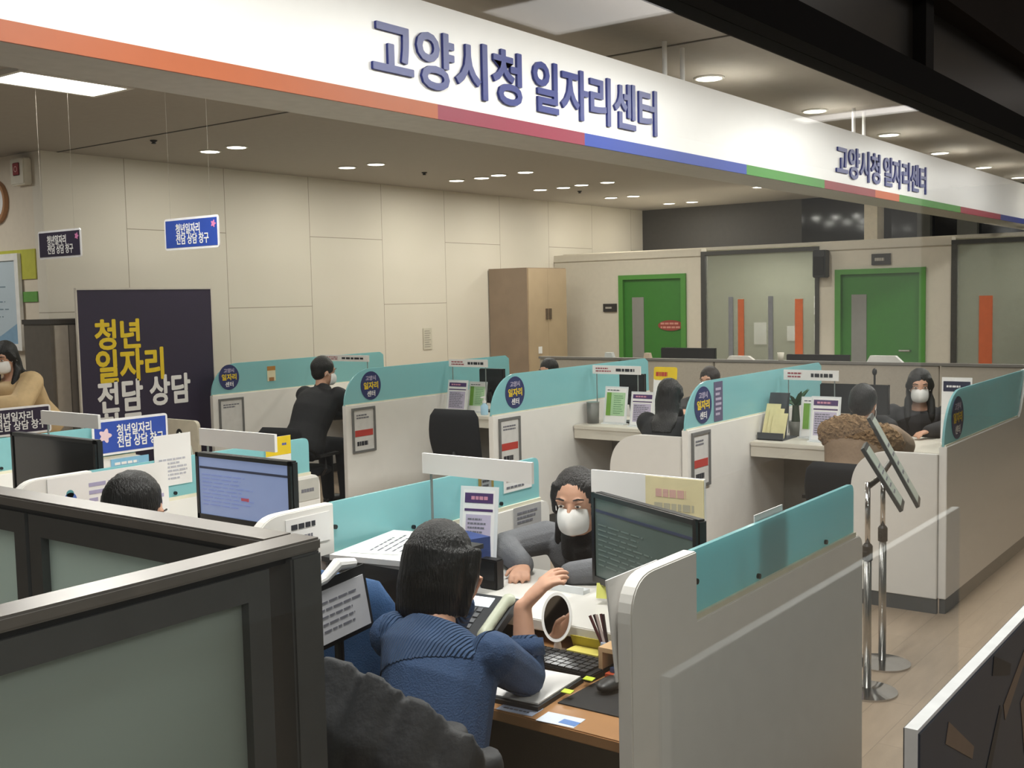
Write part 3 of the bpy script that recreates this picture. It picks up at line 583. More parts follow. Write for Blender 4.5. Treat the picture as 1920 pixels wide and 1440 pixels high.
# ------------------------------------------------------------------ things on the back row counters
def a4_stand(x, y, z, w, h, label, kind, ang=0., hdr=True):
    t = thing('table_sign', label, 'sign', (x, y, z), 'table signs'); f = V((-math.cos(ang), -math.sin(ang), 0)); r = f.cross(Z_)*1; r = Z_.cross(f); u = (Z_ + f*-.16).normalized()
    O = V((x, y, z)) - r*(w/2)
    n = r.cross(u)
    build('acrylic_holder', MB().obox(V((x,y,z+.004)), r*(w/2), f*.035, Z_*.004).prism([O, O+r*w, O+r*w+u*h, O+u*h], n*-.004), mat('acrylic', '#dcdfe0', .15, var=.01), t)
    e = n*.0005; m_ = .012
    sh = build('sheet', plate(O+r*m_+u*m_+e, r, u, w-2*m_, h-2*m_, .001), PAPER, t); e = n*.0018
    if kind == 'purple':
        build('purple_header', plate(O+r*(m_+.006)+u*(h*.80)+e, r, u, w-2*m_-.012, h*.12, .001), PURPLE, sh)
        build('header_print', marks(O+r*(m_+.03)+u*(h*.83)+e*1.7, r, u, w*.6, h*.06, 1, 3, .001, .7), mat('pink_print', '#c98aa0', .6), sh)
        build('purple_rule', plate(O+r*(m_+.006)+u*(h*.70)+e, r, u, w-2*m_-.012, h*.03, .001), PURPLE, sh)
        build('lilac_block', plate(O+r*(m_+.012)+u*(h*.14)+e, r, u, w-2*m_-.024, h*.52, .001), LILAC, sh)
        build('print', marks(O+r*(m_+.02)+u*(h*.17)+e*1.7, r, u, w-2*m_-.05, h*.46, 9, 8, .001, .4), INK, sh)
    else:
        build('pale_green_block', plate(O+r*(m_+.008)+u*(h*.22)+e, r, u, w-2*m_-.016, h*.62, .001), PGREEN, sh)
        build('green_band', plate(O+r*(m_+.008)+u*(h*.22)+e*1.8, r, u, w*.2, h*.62, .001), GREENP, sh)
        build('print', marks(O+r*(w*.42)+u*(h*.26)+e*1.8, r, u, w*.42, h*.52, 9, 5, .001, .35), mat('green_ink', '#6d9a70', .6), sh)
        build('header_print', marks(O+r*(m_+.01)+u*(h*.88)+e, r, u, w*.7, h*.04, 1, 3, .001, .7), INK, sh)
    return t
a4_stand(7.32, 6.10, .72, .225, .29, 'purple-headed table sign on the counter behind the empty black chair', 'purple')
a4_stand(7.45, 5.98, .72, .20, .27, 'green table sign beside the hand sanitizer bottle', 'green')
a4_stand(7.24, 4.45, .72, .205, .29, 'green table sign between the metal cup and a purple sign', 'green')
a4_stand(7.16, 4.17, .72, .20, .265, 'purple-headed table sign left of the long-haired visitor', 'purple')
a4_stand(7.10, 2.80, .72, .21, .28, 'green table sign partly hidden behind a purple-headed one', 'green')
a4_stand(6.96, 2.68, .72, .20, .30, 'purple-headed table sign left of the fur collar', 'purple')
t = thing('sanitizer_bottle', 'small clear blue pump bottle of hand sanitizer beside a green sign', 'bottle', (7.34, 5.80, .72))
build('bottle_body', MB().lathe((7.34, 5.80, .72), [(.03, 0), (.033, .01), (.033, .075), (.014, .095), (.014, .10)], 20), mat('pale_blue_gel', '#a9cfe6', .15), t, smooth=True)
build('pump', MB().lathe((7.34, 5.80, .82), [(.016, 0), (.016, .02), (.006, .022), (.006, .045), (.012, .046), (.012, .055)], 14).box(7.295, 7.34, 5.794, 5.806, .866, .876), PAPER, t)
t = thing('wire_cup', 'round metal mesh pen cup beside the green sign on the counter', 'cup', (7.22, 4.63, .72))
build('cup_wall', MB().lathe((7.22, 4.63, .72), [(.045, 0), (.05, .165), (.046, .165), (.041, .006)], 24), mat('mesh_metal', '#8f8f8d', .35, .8, bump=.6, bscale=300), t, smooth=True)
build('rim', MB().lathe((7.22, 4.63, .88), [(.05, 0), (.053, .006), (.046, .006)], 24), METAL, t)
# tall leaflet with the yellow head
t = thing('standing_leaflet', 'tall white leaflet with yellow head behind the long-haired visitor', 'leaflet', (7.35, 4.05, .72)); O = V((7.35, 4.18, .72)); r = -Y_; u = V((.10, 0, 1)).normalized()
build('board', plate(O, r, u, .19, .43, .004), PAPER, t)
e = r.cross(u)*.0045
build('yellow_head', plate(O+u*.34+e, r, u, .20, .10, .001, .02), YELLOW, t); build('red_lettering', marks(O+u*.365+r*.02+e*1.4, r, u, .10, .04, 1, 2, .001, .8), RED, t)
build('print', marks(O+u*.03+r*.04+e, r, u, .1, .26, 6, 9, .001, .35), DINK, t)
build('easel_foot', MB().prism([O+r*.06, O+r*.10, O+r*.10+V((.07,0,0)), O+r*.06+V((.07,0,0))], (0,0,.004)), PAPER, t)
# brochure rack
t = thing('brochure_rack', 'dark leaflet rack with yellow brochures on the counter by the plant', 'rack', (7.0, 3.03, .72))
build('back_plate', MB().prism([(7.06, 2.98, .72), (6.98, 2.98, .72), (7.10, 2.98, 1.02), (7.13, 2.98, 1.02)], (0, .13, 0)), mat('dark_rack', '#3a3d42', .4), t)
build('base_plate', MB().box(6.88, 7.13, 2.93, 3.11, .72, .728), mat('dark_rack', '#3a3d42', .4), t)
build('tray_lip', MB().box(6.88, 6.895, 2.93, 3.11, .72, .77), mat('dark_rack', '#3a3d42', .4), t)
for i in range(3):
    O = V((6.93-.012*i, 3.10-.035*i, .735)); u = V((.33, -.05, 1)).normalized()
    b_ = tag(build('brochure', plate(O, -Y_, u, .10, .23-.03*i, .006), mat('yellow_brochure', '#ddd3a0', .6, var=.08)), 'pale yellow brochure standing in the dark leaflet rack', 'brochure', 'brochures in the rack')
    build('picture', MB().obox(O - Y_*.05 + u*.13 + V((-.0035, 0, .0012)), Y_*.02, u*.02, V((.001,0,-.0003))), mat('brochure_picture', '#9a9584', .6), b_)
# pot plant
t = thing('potted_plant', 'small leafy plant in a grey pot on the counter behind the brochure rack', 'plant', (7.20, 2.97, .72))
build('pot', MB().lathe((7.20, 2.97, .72), [(.04, 0), (.05, .10), (.046, .10), (.04, .09)], 20), mat('grey_pot', '#77776f', .5), t, smooth=True)
build('stem', MB().tube([(7.20,2.97,.81), (7.20,2.97,.93)], [.03,.022]), mat('plant_stem', '#39452f', .7), t)
rd = random.Random(4)
for i in range(14):
    a = rd.uniform(0, 2*PI); l = rd.uniform(.13, .20); el = rd.uniform(.25, 1.1); d = V((math.cos(a)*math.cos(el), math.sin(a)*math.cos(el), math.sin(el))); s_ = d.cross(Z_).normalized()*.018
    p0 = V((7.20,2.97,.92)); nrm = s_.normalized().cross(d)*.002; bend = V((0,0,-.035))
    pts = [p0, p0+d*l*.35+s_, p0+d*l*.7+s_*.8+bend*.4, p0+d*l+bend, p0+d*l*.7-s_*.8+bend*.4, p0+d*l*.35-s_]
    build('leaf', MB().prism(pts, nrm), mat('plant_leaf', '#2c5230', .5, var=.2), t)
sticker('info_sheet', 'white sheet with a navy head standing right of the staff member at right', 'sign', (7.28, 2.03, .72), -Y_, V((.06,0,1)), .185, .42, PAPER, [('navy_head', mat('navy_head', '#2a2d45', .5), (.01,.33,.165,.065), 'plain'), ('print', PAPER, (.03,.35,.12,.025), 1), ('print', DINK, (.03,.05,.14,.14), 4)], .004)
tag(build('paper_box', MB().obox((7.50, 6.98, .755), (.05,.02,0), (-.02,.06,0), (0,0,.035)), mat('white_brown_box', '#cfc6b4', .6)), 'white and brown box on the counter before the person in black', 'box')
sticker('table_plate', 'dark curved name plate beyond the person in black', 'sign', (7.62, 6.72, .72), -Y_, Z_, .17, .40, mat('dark_name_plate', '#26242c', .4), [('print', PAPER, (.03,.36,.11,.03), 1)], .012, .03)

sticker('label_sticker', 'pale blue printed strip on the white divider below the blue sign', 'sticker', (3.20, 4.929, .885), X_, Z_, .22, .05, mat('sky_strip', '#7fb4d3', .6), [('print', PAPER, (.02,.012,.18,.026), 1)])
t = thing('house_sign', 'small grey house-shaped sign on a dark post right of the blue sign', 'sign', (2.88, 3.93, .79)); O = V((2.88, 4.02, 1.05))
hp = [(0,0), (.05,-.05), (.13,-.05), (.18,0), (.165,.06), (.09,.115), (.015,.06)]
build('plate', MB().prism([O - Y_*a + Z_*b for a, b in hp], (.006, 0, 0)), mat('grey_green_plate', '#a9aa9c', .5), t); build('print', marks(O - Y_*.04 + Z_*.01 + V((-.0005,0,0)), -Y_, Z_, .10, .05, 2, 7, .001), INK, t)
build('post', MB().box(2.887, 2.905, 3.915, 3.945, .79, 1.06), BLACK, t); build('base', MB().box(2.84, 2.95, 3.88, 3.98, .79, .80), BLACK, t)
# ------------------------------------------------------------------ front row desks and counters
bf = [(1.222, 2.378, 'of the worker in blue'), (2.422, 3.628, 'before the bowed dark head'), (3.672, 4.928, 'with the large switched-off monitor'), (4.972, 6.178, 'under the plum sign')]
VC = mat('white_counter', '#dedbd5', .35, var=.02)
for i, (y0, y1, who) in enumerate(bf):
    t = thing('work_desk', 'brown wooden staff desk %s' % who, 'desk', (2.3, (y0+y1)/2, 0), 'front row desks')
    build('desk_top', MB().box(2.03, 2.62, y0, y1, .692, .72), OAK, t, bevel=.003)
    build('back_board', MB().box(2.6, 2.62, y0, y1, .0, .69), mat('dark_desk_panel', '#2d2a28', .6), t)
    build('side_board', MB().box(2.10, 2.6, y0, y0+.02, .0, .69), mat('dark_desk_panel', '#2d2a28', .6), t); build('side_board', MB().box(2.10, 2.6, y1-.02, y1, .0, .69), mat('dark_desk_panel', '#2d2a28', .6), t)
    t = thing('visitor_counter', 'white visitor counter %s' % who.replace('of the worker in blue', 'between the worker in blue and the masked visitor'), 'counter', (2.75, (y0+y1)/2, 0), 'front row counters')
    pts = rpoly([(2.50,y0),(2.98,y0),(2.98,y1),(2.50,y1)], [0,.02,.16,.0], 8)
    build('worktop', MB().prism([(a, b, .758) for a, b in pts], (0,0,.032)), VC, t, bevel=.003)
    build('support_panel', MB().box(2.68, 2.71, y0, y1, .0, .757), WHITE, t)

# ------------------------------------------------------------------ items along the left wall
t = thing('wall_clock', 'round wall clock with a tan wooden rim cut off at the left edge', 'clock', (5.28, 9.69, 2.48))
def ringx(x, cy, cz, r0, r1, th):
    mb = MB(); n = 40; vs = []; fs = []
    for i in range(n):
        a = 2*PI*i/n
        for r_, dx in ((r0, 0), (r1, 0), (r1, -th), (r0, -th)): vs.append((x+dx, cy+r_*math.cos(a), cz+r_*math.sin(a)))
    for i in range(n):
        j = (i+1) % n
        for k in range(4): fs.append((i*4+k, j*4+k, j*4+(k+1) % 4, i*4+(k+1) % 4))
    return mb.add(vs, fs)
build('rim', ringx(5.279, 9.69, 2.66, .165, .195, .04), mat('tan_wood_rim', '#a8784e', .4), t, smooth=False)
build('dial', MB().prism([(5.27, 9.69+.17*math.cos(a), 2.66+.17*math.sin(a)) for a in [2*PI*i/40 for i in range(40)]], (-.005,0,0)), PAPER, t)
tk = MB()
for i in range(12):
    a = 2*PI*i/12; tk.obox((5.2645, 9.69+.14*math.cos(a), 2.66+.14*math.sin(a)), V((.0005,0,0)), V((0, math.cos(a), math.sin(a)))*.012, V((0, -math.sin(a), math.cos(a)))*.004)
build('hour_marks', tk, DINK, t)
for nm, a, l in (('hour_hand', R(40), .08), ('minute_hand', R(-60), .12)): build(nm, MB().obox((5.263, 9.69+l/2*math.cos(a), 2.66+l/2*math.sin(a)), V((.001,0,0)), V((0, math.cos(a), math.sin(a)))*l/2, V((0, -math.sin(a), math.cos(a)))*.005), BLACK, t)
t = thing('alarm_box', 'white wall box with a small red square lamp above the clock', 'alarm', (5.28, 9.2, 2.77))
build('case', MB().box(5.20, 5.279, 9.09, 9.31, 2.77, 3.0), CREAM, t, bevel=.01)
build('red_lamp', MB().box(5.19, 5.20, 9.15, 9.25, 2.85, 2.96), mat('dark_red_lamp', '#8c1f28', .3), t, bevel=.006)
build('lamp_mark', ringx(5.1895, 9.20, 2.905, .018, .026, .001), mat('pale_red', '#d8a3a0', .5), t)
tag(build('wall_stripe', MB().box(5.268, 5.2795, 9.10, 12, 1.96, 2.22), mat('olive_yellow_paint', '#b3b13c', .6)), 'olive yellow painted stripe panel on the left wall behind the framed notice', 'panel')
tag(build('wall_stripe', MB().box(5.268, 5.2795, 9.10, 12, 1.76, 1.85), mat('green_stripe_paint', '#5d9440', .6)), 'narrow green painted stripe panel on the left wall below the yellow one', 'panel')
t = thing('framed_poster', 'white framed pale blue poster on the left wall below the clock', 'picture', (5.266, 9.8, 1.35))
build('frame', MB().box(5.235, 5.267, 9.33, 10.4, 2.13, 2.19).box(5.235, 5.267, 9.33, 9.39, 1.39, 2.13).box(5.235, 5.267, 9.33, 10.4, 1.33, 1.39), mat('white_frame', '#e4e2dd', .4), t)
build('sheet', MB().box(5.25, 5.262, 9.39, 10.4, 1.39, 2.13), mat('pale_blue_poster', '#b6c3cb', .5, var=.05, scale=3), t)
build('print', marks((5.249, 10.35, 1.60), -Y_, Z_, .82, .40, 6, 21, .001, .14), mat('blue_grey_ink', '#6f8390', .6), t)
build('blue_swoosh', MB().prism([(5.2495, 10.4, 1.39), (5.2495, 9.39, 1.39), (5.2495, 9.39, 1.58), (5.2495, 9.7, 1.46), (5.2495, 10.4, 1.42)], (-.001,0,0)), mat('swoosh_blue', '#7f9fb8', .5), t)
# dark banner with the big lettering
t = thing('standing_banner', 'tall dark plum banner with yellow and white lettering by the back wall', 'banner', (5.62, 8.30, 0))
build('sheet', MB().box(5.14, 6.48, 8.28, 8.30, .16, 1.845), PLUM, t)
build('edge_rail', MB().box(5.13, 6.49, 8.275, 8.305, 1.845, 1.862).box(5.13, 6.49, 8.27, 8.31, .13, .16).box(5.128, 5.14, 8.278, 8.302, .16, 1.845).box(6.48, 6.492, 8.278, 8.302, .16, 1.845), mat('pale_banner_edge', '#c9c2b6', .5), t)
for x in (5.4, 6.2): build('foot', MB().box(x-.02, x+.02, 8.15, 8.43, 0, .03).box(x-.012, x+.012, 8.28, 8.30, .03, .15), BLACK, t)
fy = 8.2785
for txt, w_, z0, h_, mm in (('청년', .43, 1.345, .25, YELLOW), ('일자리', .655, 1.065, .275, YELLOW), ('전담', .43, .815, .265, PAPER), ('상담', .42, .835, .26, PAPER), ('창구', .43, .54, .265, PAPER)):
    x0 = 5.285 if txt != '상담' else 5.79
    build('lettering', glyphs(txt, w_, h_, (x0, fy, z0), X_, Z_, .001, .014, .018), mm, t)
# grey steel cabinet at left of the banner
t = thing('steel_cabinet', 'grey upright cabinet with dark top half hidden behind the plum banner', 'cabinet', (5.2, 8.55, 0))
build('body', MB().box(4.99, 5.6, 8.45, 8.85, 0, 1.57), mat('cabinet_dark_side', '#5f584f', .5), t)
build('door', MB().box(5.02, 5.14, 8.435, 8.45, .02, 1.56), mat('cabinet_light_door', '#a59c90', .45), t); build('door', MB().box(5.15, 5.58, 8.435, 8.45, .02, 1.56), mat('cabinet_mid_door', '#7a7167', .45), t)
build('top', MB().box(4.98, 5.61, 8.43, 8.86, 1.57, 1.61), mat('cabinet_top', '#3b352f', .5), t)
# cupboard before the far wall
t = thing('wooden_cupboard', 'tall pale wooden two-door cupboard against the back wall', 'cabinet', (11.9, 8.6, 0))
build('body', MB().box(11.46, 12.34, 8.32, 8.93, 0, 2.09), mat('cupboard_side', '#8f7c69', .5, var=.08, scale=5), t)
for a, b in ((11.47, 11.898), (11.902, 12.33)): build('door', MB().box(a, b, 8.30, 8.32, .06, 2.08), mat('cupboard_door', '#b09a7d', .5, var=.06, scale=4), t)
build('handle', MB().box(11.84, 11.885, 8.285, 8.30, 1.42, 1.56), mat('brown_handle', '#5b4a3c', .4), t); build('handle', MB().box(11.915, 11.96, 8.285, 8.30, 1.42, 1.56), mat('brown_handle', '#5b4a3c', .4), t)
tag(build('cupboard_note', MB().box(11.66, 11.74, 8.295, 8.2985, .98, 1.07), PAPER), 'small white note stuck on the left cupboard door', 'notice')
n_ = tag(build('wall_sheet', MB().box(10.15, 10.31, 8.94, 8.947, 1.10, 1.36), mat('faded_sheet', '#c3bdac', .7)), 'small faded sheet of print on the back wall left of the cupboard', 'notice')
build('print', marks((10.17, 8.9395, 1.12), X_, Z_, .12, .22, 8, 4, .001, .4), mat('faded_ink', '#9b968c', .7), n_)

# ------------------------------------------------------------------ near grey partition with frosted glass
def wing(t, a, b, z, posts, st):
    """frames and glass between points a and b (2D), rails on top"""
    a, b = V((*a, 0)), V((*b, 0)); d = (b-a).normalized(); n = V((-d.y, d.x, 0)); L_ = (b-a).length
    def ob(s0, s1, z0, z1, h): c = a + d*((s0+s1)/2) + Z_*((z0+z1)/2); return MB().obox(c, d*((s1-s0)/2), n*h, Z_*((z1-z0)/2))
    build('cap_rail', ob(st, L_+.0, z-.022, z, .034), ALU, t, bevel=.004)
    build('shadow_gap', ob(0, L_, z-.034, z-.022, .018), BLACK, t)
    for s0, s1 in posts:
        f = MB()
        for (q0, q1, z0, z1) in ((s0, s1, z-.08, z-.034), (s0, s1, .08, .16), (s0, s0+.045, .16, z-.08), (s1-.045, s1, .16, z-.08)):
            c = a + d*((q0+q1)/2) + Z_*((z0+z1)/2); f.obox(c, d*((q1-q0)/2), n*.024, Z_*((z1-z0)/2))
        fo = build('panel_frame', f, DALU, t)
        build('frosted_pane', ob(s0+.04, s1-.04, .155, z-.075, .006), FROST, fo)
    build('base_rail', ob(0, L_, 0, .08, .02), DALU, t)
t = thing('glass_partition', 'grey framed partition with frosted glass forming the corner at lower left', 'partition', (1.29, 1.42, 0))
wing(t, (1.262, 1.42), (-.55, 1.42), 1.3, [(.075, .88), (.90, 1.78)], -.034)
wing(t, (1.262, 1.42), (1.262, 5.2), 1.3, [(.075, .80), (.815, 1.62), (1.635, 2.5), (2.52, 3.7)], .035)
build('corner_post', MB().box(1.228, 1.296, 1.386, 1.454, 0, 1.277), DALU, t, bevel=.004)
# ------------------------------------------------------------------ sign stands on the floor at right
def sign_stand(x, y, top, label, fx, fdir, h):
    t = thing('sign_stand', label, 'sign stand', (x, y, 0), 'metal sign stands')
    build('base_disc', MB().lathe((x, y, 0), [(.125, 0), (.125, .008), (.05, .018), (.02, .022)], 32), CHROME, t, smooth=False)
    build('lower_pole', MB().tube([(x, y, .02), (x, y, .62)], .017), METAL, t, smooth=True); build('upper_pole', MB().tube([(x, y, .62), (x, y, top)], .011), CHROME, t, smooth=True)
    build('height_knob', MB().lathe((x, y, .57), [(.021, 0), (.021, .06), (.014, .07)], 16).box(x-.04, x-.015, y-.008, y+.008, .59, .61), BLACK, t)
    r = V(fdir[0]).normalized(); u = V(fdir[1]).normalized(); n = r.cross(u); O = V(fx)
    fr = build('sign_frame', MB().obox(O, r*.105, u*(h/2), n*.008), mat('dark_sign_frame', '#3c3e3f', .35, .4), t)
    build('sign_sheet', MB().obox(O + n*.0085, r*.088, u*(h/2-.02), n*.001), mat('pale_green_sheet', '#b9c4b8', .3), fr)
    build('print', marks(O + n*.0096 - r*.06 - u*(h*.3), r, u, .12, h*.5, 5, 6, .001, .25), INK, fr)
    build('tilt_bracket', MB().tube([(x, y, top-.02), tuple(O - n*.012)], .012), METAL, t)
    return t
sign_stand(4.95, 1.63, .90, 'chrome floor stand with a tilted pale sign, the further of the two', (4.96, 1.585, .945), ((.9, .25, 0), (0, .50, .87)), .44)
sign_stand(4.56, 1.565, .90, 'nearer chrome floor stand with a tilted dark sign, built from a doubled reflection', (4.66, 1.535, .915), ((.9, .25, 0), (0, .55, .84)), .30)  # second stand gives solid shape to a doubled reflection in the glass
# low board in the right foreground
t = thing('display_board', 'dark blue printed display board with white edge in the lower right corner', 'board', (2.9, .565, 0))
build('core', MB().box(1.86, 3.9, .552, .574, 0.02, .957), mat('white_foam_core', '#d9dbdb', .6), t)
build('print_face', MB().box(1.862, 3.898, .548, .552, .022, .950), mat('slate_blue_print', '#333a45', .5, var=.08, scale=4), t)
for i, (a, b, c, d_) in enumerate(((2.02, .90, 2.20, .80), (2.35, .93, 2.5, .88), (2.45, .80, 2.7, .90), (2.15, .74, 2.2, .70), (2.62, .78, 2.66, .64), (2.3, .70, 2.42, .82))):
    p = V((a, .5475, b)); q = V((c, .5475, d_)); d = (q-p).normalized(); s_ = V((-d.z, 0, d.x))*.02
    build('printed_figure', MB().prism([p-s_, q-s_*.6, q+s_*.6, p+s_], (0, -.001, 0)), mat(('brown_figure', 'black_figure')[i % 2], ('#6a5a4c', '#17191d')[i % 2], .5), t)
build('back_face', MB().box(1.86, 3.9, .574, .576, .02, .956), mat('grey_board_back', '#4c4e50', .6), t)
for x in (2.1, 3.6): build('foot', MB().box(x-.02, x+.02, .42, .72, 0, .02), BLACK, t)

# ------------------------------------------------------------------ chairs
def make_chair(label, group):
    """office chair, faces local +x, seat centre at the origin of the empty"""
    t = thing('office_chair', label, 'chair', (0,0,0), group)
    bm = MB()
    for s_ in (-.0,): pass
    rings = []
    for k in range(9):
        z = .52 + .40*k/8; wd = .205 + .02*math.sin(PI*k/8) - (.03 if k == 8 else 0) - (.02 if k == 0 else 0); x = -.22 - .05*(k/8) - .03*math.sin(PI*k/8)
        rings.append(((x, 0, z), (.028 if 0 < k < 8 else .012, 0, 0), (0, wd, 0)))
    bm.loft(rings, 20); build('backrest', bm, BLACKF, t, smooth=True, local=True)
    build('seat', MB().loft([((0,0,.42), (.20,0,0), (0,.20,0)), ((0,0,.44), (.225,0,0), (0,.225,0)), ((0,0,.475), (.225,0,0), (0,.225,0)), ((0,0,.49), (.19,0,0), (0,.19,0))], 24), BLACKF, t, smooth=True, local=True)
    build('back_bracket', MB().tube([(-.10,0,.42), (-.24,0,.42), (-.27,0,.50), (-.275,0,.62)], .022), BLACK, t, smooth=True, local=True)
    build('gas_column', MB().tube([(0,0,.10), (0,0,.25), (0,0,.25), (0,0,.42)], [.03,.03,.02,.02]), METAL, t, local=True)
    for s_ in (-1, 1): build('armrest', MB().tube([(-.05, s_*.22, .43), (-.05, s_*.26, .50), (-.05, s_*.26, .62)], .014).box(-.15, .10, s_*.26-.025, s_*.26+.025, .62, .645), BLACK, t, local=True)
    for i in range(5):
        a = 2*PI*i/5+.3; d = V((math.cos(a), math.sin(a), 0))
        lg = build('leg', MB().tube([d*.03+Z_*.10, d*.26+Z_*.07], [.022,.014]), BLACK, t, local=True)
        build('caster', MB().loft([(d*.26+Z_*.0+d.cross(Z_)*-.015+Z_*.028, d*.028, Z_*.028), (d*.26+d.cross(Z_)*.015+Z_*.028, d*.028, Z_*.028)], 14), BLACK, lg, local=True)
    return t
chairs = [(6.30, 5.06, R(4), 'empty black office chair before the counter with the sanitizer bottle', 'c'), (6.02, 6.62, R(10), 'black office chair under the person in black', 'c'),
          (6.26, 3.46, R(5), 'black office chair by the visitor with long black hair', 'c'), (6.31, 2.22, R(2), 'black office chair under the visitor with the fur collar', 'c'),
          (3.42, 1.78, R(180), 'black office chair under the masked woman in grey', 'c'), (1.72, 2.55, 0, 'black office chair under the person with the bowed dark head', 'c'),
          (1.60, 1.52, R(-14), 'black office chair under the worker in the blue sweater', 'c')]
ch0 = None
for x, y, rz, l, g in chairs:
    if ch0 is None: ch0 = make_chair(l, 'office chairs'); o = ch0
    else: o = copy_tree(ch0); o['label'] = l
    o.location = (x, y, 0); o.rotation_euler = (0, 0, rz); o.scale = (1, 1, {'empty': 1}.get(l.split()[0], .80))
t = thing('blue_chair', 'blue fabric chair back at left of the worker in the blue sweater', 'chair', (1.98, 2.06, 0))
BF = mat('blue_chair_fabric', '#2f527e', .8, bump=.2, bscale=250)
rings = []
for k in range(9):
    z = .58 + .40*k/8; wd = .19 + .015*math.sin(PI*k/8) - (.05 if k == 8 else 0)
    rings.append(((1.99 + .04*k/8, 2.10, z), (.03 if k < 8 else .012, 0, 0), (0, wd, 0)))
build('backrest', MB().loft(rings, 20), BF, t, smooth=True)
build('seat', MB().loft([((2.22,2.10,.42), (.19,0,0), (0,.19,0)), ((2.22,2.10,.45), (.21,0,0), (0,.21,0)), ((2.22,2.10,.48), (.18,0,0), (0,.18,0))], 20), BF, t, smooth=True)
build('back_bracket', MB().tube([(2.1,2.10,.42), (1.99,2.10,.45), (1.98,2.10,.6)], .02), BLACK, t)
build('gas_column', MB().tube([(2.22,2.10,.03), (2.22,2.10,.42)], .025), METAL, t)
build('base', MB().lathe((2.22,2.10,0), [(.22, 0), (.22, .02), (.03, .05)], 20), BLACK, t)

# ------------------------------------------------------------------ people
MASKW = mat('white_mask', '#e9e7e4', .7, bump=.1, bscale=200)
def hand(mb, wr, d, n, side, s=1., curl=.5, spread=.12, thumb=True):
    """wr wrist, d towards the fingertips, n out of the back of the hand, side = thumb direction"""
    wr, d, n = V(wr), V(d).normalized(), V(n); n = (n - d*n.dot(d)).normalized(); t = V(side); t = (t - d*t.dot(d) - n*t.dot(n)).normalized()
    k = wr + d*.085*s
    mb.loft([(wr-d*.012*s, t*.022*s, n*.017*s), (wr+d*.02*s, t*.027*s, n*.016*s), (wr+d*.055*s, t*.036*s, n*.014*s), (k, t*.037*s, n*.012*s), (k+d*.012*s, t*.030*s, n*.008*s)], 14)
    for i, (o, l) in enumerate(((.029, .068), (.010, .076), (-.010, .070), (-.028, .054))):
        p = k + t*o*s - d*.006*s; dd = (d + t*(spread*(1.5-i)*.5)).normalized(); pts = [p]; a = 0
        for seg, c in ((.45, .5), (.32, 1.), (.23, 1.2)):
            a += curl*c*(1+.08*i); v = dd*math.cos(a) - n*math.sin(a); pts.append(pts[-1] + v*l*seg*s)
        mb.tube(pts, [.0092*s, .0088*s, .0080*s, .0058*s], 9)
    if thumb:
        p = wr + d*.025*s + t*.024*s; v1 = (d*.6 + t*.8 - n*.25).normalized(); v2 = (d*.9 + t*.25 - n*.4).normalized()
        mb.tube([p-t*.012*s, p, p+v1*.034*s, p+v1*.034*s+v2*.030*s], [.010*s, .0115*s, .0098*s, .0068*s], 9)
def ortho(f, up=Z_):
    f = V(f).normalized(); s_ = V(up).cross(f).normalized(); return f, s_, f.cross(s_)     # forward, left, up
